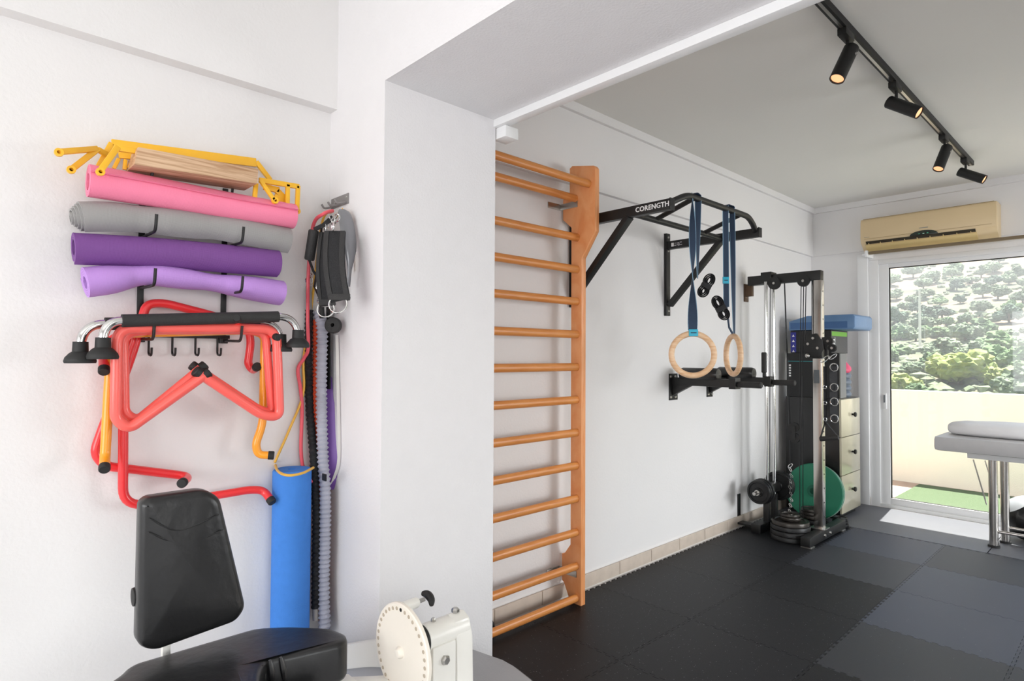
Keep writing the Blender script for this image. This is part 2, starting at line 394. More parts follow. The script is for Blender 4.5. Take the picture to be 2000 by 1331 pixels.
def hill_z(x, y):
    K = [(20, -3.5), (45, -1.9), (70, .4), (95, 4.0), (130, 11.0), (170, 21), (220, 36), (300, 66), (420, 112)]
    for (a, za), (b, zb) in zip(K, K[1:]):
        if y <= b:
            t = (y-a)/(b-a); z = za+(zb-za)*t; break
    else: z = K[-1][1]
    return z + 1.6*noise.noise((x*.03, y*.03, 0)) * min(1, y/60) + .5*noise.noise((x*.12, y*.1, 5))
b = MB(); NX, NY = 90, 110
for j in range(NY+1):
    y = 20+400*(j/NY)**1.6
    for i in range(NX+1):
        x = -1.25*y*.6 + (i/NX)*y*1.25 - 12 + 24*i/NX
        b.v.append(V(x, y, hill_z(x, y)))
b.f = [(j*(NX+1)+i, j*(NX+1)+i+1, (j+1)*(NX+1)+i+1, (j+1)*(NX+1)+i) for j in range(NY) for i in range(NX)]
M_hill = mat('dry_hillside', '#cdb694', .95, var=.2, vscale=.35); n, L, bs = nodes(M_hill)
ns = n.new('ShaderNodeTexNoise'); ns.inputs['Scale'].default_value = .09; ns.inputs['Detail'].default_value = 8; tcn = n.new('ShaderNodeTexCoord'); L.new(tcn.outputs['Object'], ns.inputs[0])
cr = n.new('ShaderNodeValToRGB'); el = cr.color_ramp.elements; el[0].position = .40; el[0].color = lin('#555c47')+[1]; el[1].position = .58; el[1].color = lin('#8c7864')+[1]
e2 = el.new(.49); e2.color = lin('#776d57')+[1]
L.new(ns.outputs['Fac'], cr.inputs[0]); L.new(cr.outputs[0], bs.inputs['Base Color'])
GH = struct('ground_hillside', b, M_hill, 'dry hillside rising behind the balcony, dotted with olive trees')

def foliage_mat(name, c, c2):
    m = mat(name, c, .8); n, L, b = nodes(m)
    ns = n.new('ShaderNodeTexNoise'); ns.inputs['Scale'].default_value = 1.8; ns.inputs['Detail'].default_value = 8; tcn = n.new('ShaderNodeTexCoord'); L.new(tcn.outputs['Object'], ns.inputs[0])
    cr = n.new('ShaderNodeValToRGB'); el = cr.color_ramp.elements; el[0].position = .35; el[0].color = lin(c2)+[1]; el[1].position = .65; el[1].color = lin(c)+[1]
    L.new(ns.outputs['Fac'], cr.inputs[0]); oi = n.new('ShaderNodeObjectInfo'); hv = n.new('ShaderNodeHueSaturation')
    mr = n.new('ShaderNodeMapRange'); mr.inputs['To Min'].default_value = .75; mr.inputs['To Max'].default_value = 1.25; L.new(oi.outputs['Random'], mr.inputs[0]); L.new(mr.outputs[0], hv.inputs['Value'])
    L.new(cr.outputs[0], hv.inputs['Color']); L.new(hv.outputs[0], b.inputs['Base Color']); return m
M_bark = mat('tree_bark', '#6f6353', .9)
def tree_mesh(seed, blobs, rad, ht, trunk, m):
    rnd = random.Random(seed); bm = bmesh.new()
    for k in range(blobs):
        a = rnd.uniform(0, 6.28); q = rad*.62*math.sqrt(rnd.random()); z = ht*(.5+.42*rnd.random()*(1-q/rad)+.0)
        s = rad*rnd.uniform(.26, .44)
        M = Matrix.Translation((q*math.cos(a), q*math.sin(a), z)) @ Matrix.Diagonal((s, s, s*.72, 1))
        res = bmesh.ops.create_icosphere(bm, subdivisions=3, radius=1, matrix=M)
        c = Vector((q*math.cos(a), q*math.sin(a), z))
        for v in res['verts']:
            d = (v.co-c); v.co = c + d*(1+.28*noise.noise(v.co*3.3/rad+Vector((seed, 0, 0)))+.35*noise.noise(v.co*12/rad)+rnd.uniform(-.26, .22))
    nf = len(bm.faces)
    if trunk:
        bmesh.ops.create_cone(bm, segments=7, radius1=rad*.1, radius2=rad*.06, depth=ht*.7, matrix=Matrix.Translation((0, 0, ht*.28)))
    me = bpy.data.meshes.new('olive_tree'); bm.faces.ensure_lookup_table()
    for i, f in enumerate(bm.faces): f.material_index = 0 if i < nf else 1; f.smooth = False
    bm.to_mesh(me); bm.free(); me.materials.append(m); me.materials.append(M_bark); return me
F_grey = foliage_mat('olive_foliage', '#7c8a6f', '#5d6d55'); F_green = foliage_mat('green_foliage', '#6c8557', '#4f6842'); F_dark = foliage_mat('dark_foliage', '#556a55', '#405344'); F_lime = foliage_mat('yellow_green_foliage', '#9aa05c', '#76864a')
KIND = [([tree_mesh(11+i, 11, 1.6, 2.9, True, F_grey) for i in range(3)], 'olive_tree', 'grey-green olive tree on the dry hillside beyond the balcony', 'olive trees on the hillside'),
        ([tree_mesh(31+i, 10, 1.7, 2.5, True, F_green) for i in range(3)], 'green_tree', 'mid-green bushy tree on the hillside beyond the balcony', 'green bushy trees on the hillside'),
        ([tree_mesh(51+i, 10, 1.4, 2.9, True, F_dark) for i in range(2)], 'dark_tree', 'dark green rounded tree on the hillside beyond the balcony', 'dark trees on the hillside')]
rt = random.Random(21); placed = [(at(1880,740,'y',52.0).x, 52, 2.6), (at(1760,740,'y',47.0).x, 47, 1.6), (at(1955,740,'y',50.0).x, 50, 1.4)]; cnt = 0; tries = 0
while cnt < 292 and tries < 26000:
    tries += 1
    y = 38*(5.6**rt.random()); u = rt.uniform(-.40, .14); x = u*y; sz = rt.uniform(.65, 1.3)*(1+.0016*y)
    if any((x-a)**2+(y-c)**2*.8 < (1.5*(sz+s2))**2 for a, c, s2 in placed): continue
    if noise.noise((x*.045, y*.03, 3)) > .38: continue
    placed.append((x, y, sz))
    k = rt.choices((0, 1, 2), (5, 3.2 if y < 110 else 1.5, 1.2))[0]; ms, nm, lb, gp = KIND[k]
    o = bpy.data.objects.new(nm, rt.choice(ms)); COL.objects.link(o); o.location = (x, y, hill_z(x, y)-.75*sz); o.rotation_euler = (0, 0, rt.uniform(0, 6.28)); o.scale = (sz, sz, sz*rt.uniform(.85, 1.15))
    tag(o, lb, 'tree', gp); cnt += 1
for px, y, s, lb in ((1880, 52, 1.0, 'broad yellow-green tree rising just above the balcony parapet'), (1760, 47, .62, 'smaller yellow-green bush low at the left edge of the glass door'), (1955, 50, .5, 'small yellow-green shrub just above the parapet at the right')):
    p = at(px, 740, 'y', y); o = bpy.data.objects.new('yellow_green_tree', tree_mesh(int(px), 22, 2.3, 3.4, True, F_lime)); COL.objects.link(o); o.location = (p.x, y, hill_z(p.x, y)-.9*s); o.scale = (s, s, s); tag(o, lb, 'tree', 'yellow-green trees by the parapet')
p = at(1797, 690, 'y', 85.0)
o = MB().cyl((p.x, p.y, hill_z(p.x, p.y)-.3), (p.x, p.y, hill_z(p.x, p.y)+7.0), .16, .11, 10).build('utility_pole', mat('white_pole_paint', '#e8e6e0', .6)); tag(recentre(o, (p.x, p.y, hill_z(p.x, p.y))), 'white utility pole standing among the hillside trees', 'pole')

# low scrub between the trees: nobody could count it
rs = random.Random(5); bm = bmesh.new(); bmesh.ops.create_icosphere(bm, subdivisions=1, radius=1); base = [v.co.copy() for v in bm.verts]; bf_ = [tuple(v.index for v in f.verts) for f in bm.faces]; bm.free()
vs, fs = [], []
for k in range(3600):
    y = 34*(7.5**rs.random()); x = rs.uniform(-.44, .18)*y
    if noise.noise((x*.06, y*.05, 9)) > -.02: continue
    s_ = rs.uniform(.25, .75)*(1+.0015*y); z = hill_z(x, y); o_ = len(vs)
    vs += [(x+c.x*s_*rs.uniform(.8, 1.2), y+c.y*s_*rs.uniform(.8, 1.2), z+.25*s_+c.z*s_*.62*rs.uniform(.7, 1.3)) for c in base]; fs += [tuple(i+o_ for i in f) for f in bf_]
me = bpy.data.meshes.new('hillside_scrub'); me.from_pydata(vs, [], fs); me.materials.append(foliage_mat('scrub_foliage', '#77805f', '#56634c')); o = bpy.data.objects.new('scrub', me); COL.objects.link(o); o.parent = GH
o['kind'] = 'stuff'; o['label'] = 'low scrub covering the hillside between the trees'
# summer haze over the valley
hm = bpy.data.materials.new('summer_haze'); hm.use_nodes = True; hn = hm.node_tree.nodes; hn.clear(); ho = hn.new('ShaderNodeOutputMaterial'); hv = hn.new('ShaderNodeVolumeScatter')
hv.inputs['Density'].default_value = .0026; hv.inputs['Color'].default_value = (.93, .96, 1, 1); hv.inputs['Anisotropy'].default_value = .0; hm.node_tree.links.new(hv.outputs[0], ho.inputs['Volume'])
o = MB().box(-160, 120, 14, 330, -8, 75).build('summer_haze', hm, None, smooth=0); o['kind'] = 'stuff'; tag(o, 'pale summer haze hanging over the hillside', 'haze')

# ------------------------------------------------------------------ wall rack with mats
RY1, RY2 = .447, .695; HX = -2.0
rk = thing('wall_rack', 'black metal wall rack with long hooks holding rolled mats and hurdles', 'rack', (WX, .57, 1.30))
zb = at(277, 655, 'x', -2.175).z
for ry in (RY1, RY2):
    MB().box(WX, WX+.006, ry-.009, ry+.009, zb-.02, 1.86).build('upright', M_black, rk, bevel=.0015)
MB().box(WX+.004, WX+.012, RY1-.02, RY2+.02, zb-.006, zb+.006).build('crossbar', M_black, rk, bevel=.001)
HZ = [1.655, 1.495, 1.335]
bzl, bzr = at(298, 338, 'y', RY1).z, at(455, 372, 'y', RY2).z
for ry, px_h, py_h in ((RY1, 298, 332), (RY2, 455, 364)):
    tip = at(px_h, py_h, 'y', ry)
    MB().tube(fillet([(WX+.006, ry, tip.z-.04), (tip.x-.012, ry, tip.z-.035), (tip.x, ry, tip.z)], .015), .0045, 8).build('hook', M_black, rk)
for hz_ in HZ:
    for ry in (RY1, RY2):
        MB().tube(fillet([(WX+.006, ry, hz_), (HX-.01, ry, hz_-.004), (HX, ry, hz_+.045)], .02), .0045, 8).build('hook', M_black, rk)
for px in (291, 337, 382, 425):
    p = at(px, 655, 'x', WX+.01); q = at(px, 693, 'x', WX+.01)
    MB().tube(fillet([(WX+.01, p.y, zb), (WX+.01, p.y, q.z), (WX+.045, p.y, q.z-.004), (WX+.048, p.y, q.z+.022)], .012), .0035, 8).build('small_hook', M_black, rk)
for ry in (RY1, RY2):
    MB().box(WX, WX+.016, ry-.013, ry+.013, zb-.022, zb-.004).build('end_block', M_black, rk, bevel=.002)

def mat_roll(name, label, c, pts, rad, squash, turns, m, th=.0058, phase=0.0, end_open=0.0):
    """rolled mat: spiral sheet swept along a centre line; rad(t), squash(t) = (sx, sz)"""
    path = crv(pts, 7); L = len(path); N = 30; rings = []
    total = int(turns*N)
    b = MB(); o = 0
    for k, p in enumerate(path):
        t = k/(L-1); rr = rad(t); sx, sz = squash(t); T = (path[min(k+1, L-1)]-path[max(k-1, 0)]).normalized()
        xd = Vector((1, 0, 0)); xd = (xd-T*xd.dot(T)).normalized(); zd = xd.cross(T); 
        if zd.z < 0: zd = -zd
        outer, inner = [], []
        for i in range(total+1):
            a = phase + 2*math.pi*i/N; q = rr - (th*1.12)*i/N
            q = max(q+(.0025 if i == 0 else 0), .006); qi = max(q-th, .003)
            for lst, qq in ((outer, q), (inner, qi)):
                lst.append(p - T*(end_open*(i/N)*max(0, 1-t*6)) + xd*(qq*math.cos(a)*sx) + zd*(qq*math.sin(a)*sz))
        b.v += outer+inner
    W = 2*(total+1)
    for k in range(L-1):
        for i in range(total):
            a, c2 = k*W+i, (k+1)*W+i
            b.f.append((a, a+1, c2+1, c2)); b.f.append((a+total+1, c2+total+1, c2+total+2, a+total+2))
        for i in (0, total):
            a, c2 = k*W+i, (k+1)*W+i; b.f.append((a, c2, c2+total+1, a+total+1))
    for k in (0, L-1):
        for i in range(total):
            a = k*W+i; b.f.append((a, a+1, a+total+2, a+total+1))
    ob = b.build(name, m, None, smooth=50)
    tag(recentre(ob, (path[0]+path[-1])/2-Vector((0, 0, rad(.5)))), label, 'exercise mat', 'rolled exercise mats on the wall rack'); return ob
def mat_tex(name, c, spec=.3):
    m = mat(name, c, .62, var=.04, vscale=9, spec=spec); n, L, b = nodes(m)
    tc = n.new('ShaderNodeTexCoord'); bk = n.new('ShaderNodeTexWave'); bk.inputs['Scale'].default_value = 95; bk.bands_direction = 'Y'
    bk2 = n.new('ShaderNodeTexWave'); bk2.inputs['Scale'].default_value = 95; bk2.bands_direction = 'Z'
    ad = n.new('ShaderNodeMath'); ad.operation = 'ADD'; L.new(tc.outputs['Object'], bk.inputs[0]); L.new(tc.outputs['Object'], bk2.inputs[0]); L.new(bk.outputs['Fac'], ad.inputs[0]); L.new(bk2.outputs['Fac'], ad.inputs[1])
    bp = n.new('ShaderNodeBump'); bp.inputs['Strength'].default_value = .22; bp.inputs['Distance'].default_value = .002; L.new(ad.outputs[0], bp.inputs['Height']); L.new(bp.outputs[0], b.inputs['Normal']); return m
MX = -2.095
def cl(pp, x=MX): return [at(px, py, 'x', x) for px, py in pp]
one = lambda t: (1, 1)
PI = math.pi
mat_roll('yoga_mat', 'bright pink rolled mat lying on top of the grey mat', 0, cl([(172, 354), (300, 376), (440, 402), (573, 424)], -2.075), lambda t: .049-.003*t, one, 3.2, mat_tex('pink_foam', '#fd8bab'), phase=.13*PI)
mat_roll('yoga_mat', 'grey rolled mat with visible spiral end, resting in rack hooks', 0, cl([(158, 424), (215, 424), (290, 430), (360, 438), (440, 447), (560, 470)]), lambda t: .047-.004*math.exp(-((t-.36)/.10)**2)-.004*math.exp(-((t-.74)/.08)**2)+.002*t, lambda t: (1.1, .98), 4.3, mat_tex('grey_foam', '#9f9d9c'), phase=-.4*PI, end_open=.0065)
mat_roll('yoga_mat', 'dark purple rolled mat lying on the lilac mat', 0, cl([(143, 484), (300, 492), (430, 503), (541, 514)], -2.09), lambda t: .0455+.002*t, one, 3.0, mat_tex('purple_foam', '#7c4d92'), phase=-.5*PI)
def lil(t): return .047-.013*math.exp(-((t-.36)/.12)**2)-.015*math.exp(-((t-.74)/.12)**2)-.008*math.exp(-((t-.55)/.12)**2)
mat_roll('yoga_mat', 'lilac rolled mat sagging over the rack hooks below the dark purple one', 0, cl([(166, 551), (220, 545), (290, 537), (360, 544), (440, 555), (548, 572)]), lil, lambda t: (1.25, 1), 4.0, mat_tex('lilac_foam', '#c193dd'), phase=.9*PI)

# ------------------------------------------------------------------ wooden block and yellow hurdles on the top hooks
bx = -1.995
q = [at(*p, 'x', bx) for p in ((270, 287), (505, 330), (503, 359), (262, 321))]
dep = .12
wb = MB(); wb.v = q + [p+Vector((-dep, 0, 0)) for p in q]; wb.f = [(0,1,2,3), (7,6,5,4), (0,4,5,1), (1,5,6,2), (2,6,7,3), (3,7,4,0)]
o = wb.build('wooden_block', wood('oak_ply', '#d9b795', '#a97c55', (60, 2.5, 60), .5, 2.2), bevel=.002); tag(recentre(o, (bx-dep/2, .57, q[3].z)), 'wooden laminated block lying across the top rack hooks', 'wooden block')

def bars(root, name, segs, x, w=.012, h=.016):
    out = []
    for sg in segs:
        a, b_ = sg[0], sg[1]; dx = sg[2] if len(sg) > 2 else 0; dx2 = sg[3] if len(sg) > 3 else dx; ww = sg[4] if len(sg) > 4 else h
        p, q_ = at(*a, 'x', x+dx), at(*b_, 'x', x+dx2)
        out.append(MB().beam(p, q_, ww, w, up=(1, 0, 0)).build(name, M_yellow, root, bevel=.002))
    return out
def eye(root, px, py, x, r=.011):
    p = at(px, py, 'x', x); MB().lathe([(r*.45, -.006), (r, -.006), (r, .006), (r*.45, .006), (r*.45, -.006)], p, (1, 0, 0), 16).build('end_eye', M_yellow, root)
h1 = thing('plastic_hurdle', 'yellow plastic mini hurdle behind the wooden block, leg stretched out left', 'hurdle', at(200, 330, 'x', -2.15), 'yellow plastic mini hurdles on the top hooks')
bars(h1, 'crossbar', [((218, 282), (500, 318), 0, 0, .03)], -2.155)
bars(h1, 'leg', [((218, 280), (186, 338)), ((500, 316), (528, 352)), ((116, 297), (190, 291), .10, .02), ((190, 292), (141, 330), .02, .08), ((190, 292), (214, 305), .02, 0)], -2.155)
bars(h1, 'brace', [((228, 292), (268, 300), .02, .02)], -2.155)
for px, py, x in ((115, 298, -2.055), (139, 332, -2.075), (186, 338, -2.155)): eye(h1, px, py, x)
h2 = thing('plastic_hurdle', 'yellow plastic mini hurdle in front, ladder-like end hanging at right', 'hurdle', at(560, 400, 'x', -2.05), 'yellow plastic mini hurdles on the top hooks')
bars(h2, 'leg', [((230, 287), (196, 334), .03, .06), ((228, 290), (270, 296), .03, .03), ((582, 363), (580, 414), .0, .0, .014), ((562, 360), (561, 402), 0, 0, .014), ((508, 352), (536, 392), .03, .03, .012), ((500, 358), (497, 388), 0, 0, .014), ((232, 310), (222, 330), -.03, -.03, .01), ((245, 312), (243, 332), -.03, -.03, .01)], -2.06)
bars(h2, 'crossbar', [((506, 352), (584, 365), 0, 0, .017)], -2.06)
bars(h2, 'brace', [((232, 302), (268, 306), -.03, -.03, .022), ((515, 365), (545, 372), -.02, -.02, .02), ((540, 372), (556, 388), -.02, -.02, .02), ((250, 322), (268, 330), -.03, -.03, .02), ((535, 384), (556, 396), -.02, -.02, .022)], -2.06)
for px, py, x in ((196, 336, -2.0), (580, 413, -2.06), (537, 392, -2.03)): eye(h2, px, py, x)

# ------------------------------------------------------------------ push-up bars
def pushup(label, g0, g1, f0, f1, x, sc=1.0):
    a, b_ = at(*g0, 'x', x), at(*g1, 'x', x); fa, fb = at(*f0, 'x', x), at(*f1, 'x', x)
    t = thing('push_up_bar', label, 'push-up bar', (a+b_)/2, 'chrome push-up bars on the rack')
    d = (b_-a).normalized()
    # chrome: foot -> arc -> straight -> arc -> foot
    c0 = a-d*((a-fa).dot(d)); c1 = b_+d*((fb-b_).dot(d))
    bez = lambda p, c, e: [p*(1-k/10)**2+c*(2*k/10*(1-k/10))+e*(k/10)**2 for k in range(11)]
    path = bez(fa, c0, a)+bez(b_, c1, fb)
    MB().tube(path, .0125*sc, 14).build('chrome_tube', M_chrome, t)
    MB().lathe([(.0125, -.001), (.0185, 0), (.0185, (b_-a).length), (.0125, (b_-a).length+.001)], a, d, 20).build('foam_grip', M_foam, t)
    for f in (fa, fb):
        MB().lathe([(.001, -.034), (.037, -.034), (.039, -.028), (.036, -.018), (.026, -.006), (.0195, -.002), (.0185, .026), (.0125, .026)], f, (0, 0, 1), 24).build('rubber_foot', M_rubber, t)
    return t
pushup('chrome push-up bar with black foam grip, front one on the rack', (238, 627), (543, 619), (201, 678), (582, 660), -2.0)
pushup('chrome push-up bar with black foam grip, set behind the other one', (205, 633), (505, 630), (157, 686), (548, 668), -2.045)

# ------------------------------------------------------------------ steel tube hurdles
def hurdle(label, m, pp, r=.0135, fil=.065, capx=.018):
    """pp = list of (px, py, distance from the wall)"""
    P = [at(px, py, 'x', WX+d) for px, py, d in pp]
    t = thing('tube_hurdle', label, 'hurdle', min(P, key=lambda p: p.z), 'steel tube hurdles hanging on the rack')
    MB().tube(fillet(P, fil, 7), r, 12).build('tube', m, t)
    for a, b_ in ((P[0], P[1]), (P[-1], P[-2])):
        d = (a-b_).normalized(); MB().lathe([(r, -.010), (r*1.1, -.010), (r*1.1, .006), (r*.95, .009), (.002, .009)], a, d, 16).build('end_cap', M_rubber, t)
    return t
hurdle('coral red tube hurdle hanging in front, feet crossing in the middle', M_coral, [(404, 730, .165), (252, 838, .155), (226, 820, .155), (229, 641, .165), (300, 641, .165), (480, 641, .165), (540, 644, .165), (546, 815, .155), (512, 812, .155), (385, 727, .165)], .0155)
hurdle('coral red tube hurdle hanging just behind the front one', M_coral, [(397, 716, .14), (268, 822, .13), (243, 808, .13), (240, 650, .135), (300, 645, .135), (480, 645, .135), (519, 650, .135), (531, 806, .125), (508, 802, .125), (378, 716, .115)], .014)
hurdle('amber tube hurdle with long straight legs below the rack', M_amber, [(204, 915, .135), (205, 895, .094), (216, 700, .094), (232, 652, .096), (490, 646, .096), (517, 655, .096), (513, 830, .092), (499, 868, .092), (504, 889, .092), (530, 890, .11)])
hurdle('red tube hurdle looping above the grips, foot lying low left', M_red, [(356, 944, .10), (371, 931, .03), (205, 911, .03), (184, 886, .03), (200, 838, .03), (256, 700, .032), (286, 594, .032), (320, 592, .032), (430, 620, .032), (486, 645, .032), (490, 670, .032), (484, 712, .032), (494, 724, .036), (502, 717, .09)])
hurdle('red tube hurdle with the lowest foot, partly behind the black backrest', M_red, [(203, 724, .12), (203, 690, .064), (218, 660, .064), (262, 652, .064), (244, 700, .064), (241, 800, .064), (240, 988, .064), (320, 984, .062), (430, 967, .062), (488, 957, .062), (515, 958, .062), (530, 979, .10)])
hurdle('short red tube hurdle end showing between grip and crossbar', M_red, [(463, 623, .20), (470, 640, .115), (520, 652, .115), (541, 659, .185)], .011, .02)

# ------------------------------------------------------------------ blue foam roller
rp = at(571, 930, 'x', WX+.075)
RR_ = .066
b = MB().lathe([(.012, 0), (RR_-.004, 0), (RR_, .005), (RR_, .875), (RR_-.004, .88), (.014, .88), (.012, .86), (.012, 0)], (WX+.073, rp.y, 0), (0, 0, 1), 40)
tag(recentre(b.build('foam_roller', mat('blue_foam', '#4a8be2', .7, bump=.25, bscale=300, var=.07, vscale=40, spec=.2)), (WX+.073, rp.y, 0)), 'tall blue foam roller standing upright against the wall', 'foam roller')

# ------------------------------------------------------------------ bands hanging in the corner
SY = Y0   # stub wall plane
def sp(px, py, d):
    p = at(px, py, 'y', SY-d)
    return p if p.x > WX+.02 else at(px, py, 'x', WX+.02)
M_pl = mat('grey_metal_plate', '#8d8988', .45, .3)
wh = thing('wall_hook', 'grey metal hook plate screwed to the pillar in the corner', 'wall hook', sp(665, 410, 0))
a, b_ = sp(646, 412, .0), sp(682, 377, .0)
MB().box(a.x, b_.x, SY-.004, SY, a.z+.005, b_.z).build('plate', M_pl, wh, bevel=.001)
for fx in (.12, .5, .88):
    xx = a.x+(b_.x-a.x)*fx; MB().tube(fillet([(xx, SY-.004, a.z+.012), (xx, SY-.04, a.z+.0), (xx, SY-.05, a.z+.014)], .012), .004, 8).build('prong', M_pl, wh)
for px, py in ((655, 397), (677, 385)):
    p = sp(px, py, .004); MB().lathe([(.0005, 0), (.004, 0), (.003, -.003), (.0005, -.003)], p, (0, 1, 0), 10).build('screw', M_steel, wh)

def hang(name, label, mb, m, cat='resistance band', top=(650, 420), d=.06, group='bands and straps hanging in the corner', bevel=0):
    o = mb.build(name, m, None, bevel); tag(recentre(o, sp(top[0], top[1], d)), label, cat, group); return o
def sleeve(pts, r, period, amp):
    path = crv(pts, 1) ; out = []; rr = []; P = crv(pts, 6)
    # resample evenly
    L = [0]
    for i in range(1, len(P)): L.append(L[-1]+(P[i]-P[i-1]).length)
    n = int(L[-1]/(period/4)); j = 0
    for k in range(n+1):
        s = L[-1]*k/n
        while j < len(L)-2 and L[j+1] < s: j += 1
        u = (s-L[j])/max(L[j+1]-L[j], 1e-6); out.append(P[j].lerp(P[j+1], u)); rr.append(r+amp*(1, .1, -1, -.1)[k % 4]*random.uniform(.6, 1.2))
    return MB().tube(out, rr, 14)
M_pinkt = mat('pink_latex', '#ef5f6c', .35); M_ylt = mat('amber_latex', '#e9b544', .4)
M_blk = mat('black_nylon', '#17171a', .7, bump=.3, bscale=300, var=.15)
M_gry = mat('grey_nylon', '#b4b5c2', .75, bump=.2, bscale=300, var=.12)
M_orn = mat('orange_nylon', '#f2603c', .7, bump=.2, bscale=300, var=.12)
M_purp = mat('purple_latex', '#7d55a8', .45, var=.1)
M_sil = mat('silver_film', '#8d8e92', .28, .6, var=.1)
# tubes
hang('resistance_tube', 'thin pink rubber tube band looping down beside the black sleeve', MB().tube(crv([sp(x, y, dd) for x, y, dd in ((650, 412, .05), (632, 418, .09), (612, 440, .10), (603, 520, .10), (601, 620, .10), (602, 680, .10), (594, 700, .105), (582, 722, .11), (587, 760, .11), (590, 800, .105), (588, 880, .10), (594, 920, .10), (608, 940, .09), (618, 938, .05))], 8), .0065, 10), M_pinkt)
hang('resistance_tube', 'thin amber rubber tube band looping beside the blue roller', MB().tube(crv([sp(x, y, dd) for x, y, dd in ((648, 414, .04), (628, 440, .045), (606, 620, .05), (593, 700, .085), (592, 770, .085), (565, 840, .09), (545, 885, .09), (537, 903, .09))], 8)[:-1]+crv([at(537, 905, 'z', .888), at(543, 921, 'z', .886), at(562, 929, 'z', .886), at(590, 925, 'z', .886), at(612, 914, 'z', .888)], 6), .0046, 8), M_ylt)
t = thing('resistance_tube', 'black ruched fabric sleeved band hanging down to the chair seat', 'resistance band', sp(605, 1100, .09), 'bands and straps hanging in the corner')
sleeve([sp(x, y, .075) for x, y in ((604, 606), (602, 700), (605, 800), (613, 900), (618, 1000), (617, 1100), (616, 1188))], .0145, .017, .0022).build('sleeve', M_blk, t)
MB().tube([sp(603, 560, .075), sp(604, 608, .075)], .011, 12).build('clear_end', mat('grey_plastic_end', '#a09a96', .4), t)
MB().tube([sp(616, 1188, .075), sp(617, 1212, .075)], .011, 12).build('clear_end', MATS['grey_plastic_end'], t)
MB().torus(sp(604, 548, .075), (1, .3, 0), .016, .003, 20, 8).build('snap_ring', M_chrome, t)
t = thing('resistance_tube', 'light grey ruched fabric sleeved band, widest of the hanging bands', 'resistance band', sp(632, 1100, .09), 'bands and straps hanging in the corner')
sleeve([sp(x, y, .05) for x, y in ((622, 612), (629, 640), (628, 720), (628, 800), (631, 900), (635, 960), (634, 1060), (632, 1140), (634, 1228))], .0195, .0165, .0036).build('sleeve', M_gry, t)
MB().tube([sp(628, 600, .075), sp(629, 622, .07)], .0095, 12).build('end_plug', M_rubber, t)
MB().torus(sp(628, 585, .075), (1, -1, 0), .017, .003, 20, 8, rx=.010).build('snap_ring', M_chrome, t)
b = MB(); c0 = sp(633, 933, .084); b.box(c0.x-.014, c0.x+.014, c0.y-.001, c0.y+.003, c0.z-.012, c0.z+.012); b.build('woven_label', M_blk, t)
hang('resistance_tube', 'orange fabric sleeved band squeezed between black and grey bands', sleeve([sp(x, y, .045) for x, y in ((617, 625), (618, 700), (616, 800), (620, 900), (624, 1000), (624, 1100), (622, 1210))], .0125, .013, .003), M_orn)
hang('loop_band', 'wide purple latex loop band behind the grey sleeve', MB().strip(crv([sp(x, y, dd) for x, y, dd in ((640, 690, .012), (641, 740, .012), (644, 790, .012), (646, 850, .012), (648, 900, .014), (647, 935, .014), (643, 955, .012))], 6), (RGT.x, RGT.y, 0), [.012]*6+[.03]*6+[.042]*6+[.046]*6+[.046]*6+[.038]*6+[.02], .006), M_purp, top=(640, 700), d=.012)
# black webbing with foam disc (door anchor) and thin white strap loop
t = thing('door_anchor', 'black webbing strap ending in a round black foam stopper', 'door anchor', sp(650, 640, .03), 'bands and straps hanging in the corner')
MB().strip([sp(641, 600, .022), sp(642, 700, .020), sp(642, 760, .018)], (1, 0, 0), .026, .004).build('webbing', M_blk, t)
dp = sp(651, 636, .045)
MB().lathe([(.007, -.012), (.026, -.012), (.030, -.007), (.030, .007), (.026, .012), (.007, .012), (.007, -.012)], dp, (-FWD.x, -FWD.y, .05), 28).build('foam_stopper', M_foam, t)
MB().strip(crv([sp(x, y, .010) for x, y in ((658, 655), (660, 750), (662, 850), (661, 905), (652, 935), (646, 950))], 6), (0, 1, .0), .012, .0016).build('white_loop', mat('white_webbing', '#d9d6d2', .7), t)
# handle, cuffs and pouch
t = thing('foam_handle_band', 'black foam handle dangling left of the ankle cuffs', 'exercise handle', sp(606, 480, .13), 'bands and straps hanging in the corner')
a, b_ = sp(613, 450, .125), sp(604, 508, .125)
MB().lathe([(.004, 0), (.016, 0), (.018, .004), (.018, (b_-a).length-.004), (.016, (b_-a).length), (.004, (b_-a).length)], a, (b_-a), 20).build('foam_grip', M_foam, t)
MB().strip([a+(a-b_)*.02, sp(632, 440, .10), sp(650, 424, .07)], (0, .3, 1), .016, .003).build('webbing', M_blk, t)
MB().strip([b_, sp(612, 530, .11), sp(622, 545, .09), sp(628, 560, .085)], (1, 0, 0), .014, .003).build('webbing', M_blk, t)
MB().strip([sp(628, 445, .09), sp(624, 500, .09), sp(614, 560, .085), sp(622, 578, .08)], (1, 0, 0), .012, .003).build('webbing', M_blk, t)
for px, py in ((623, 560), (628, 577), (604, 540)): MB().torus(sp(px, py, .09), (1, -.5, 0), .011, .0024, 18, 8, rx=.006).build('snap_hook', M_chrome, t)
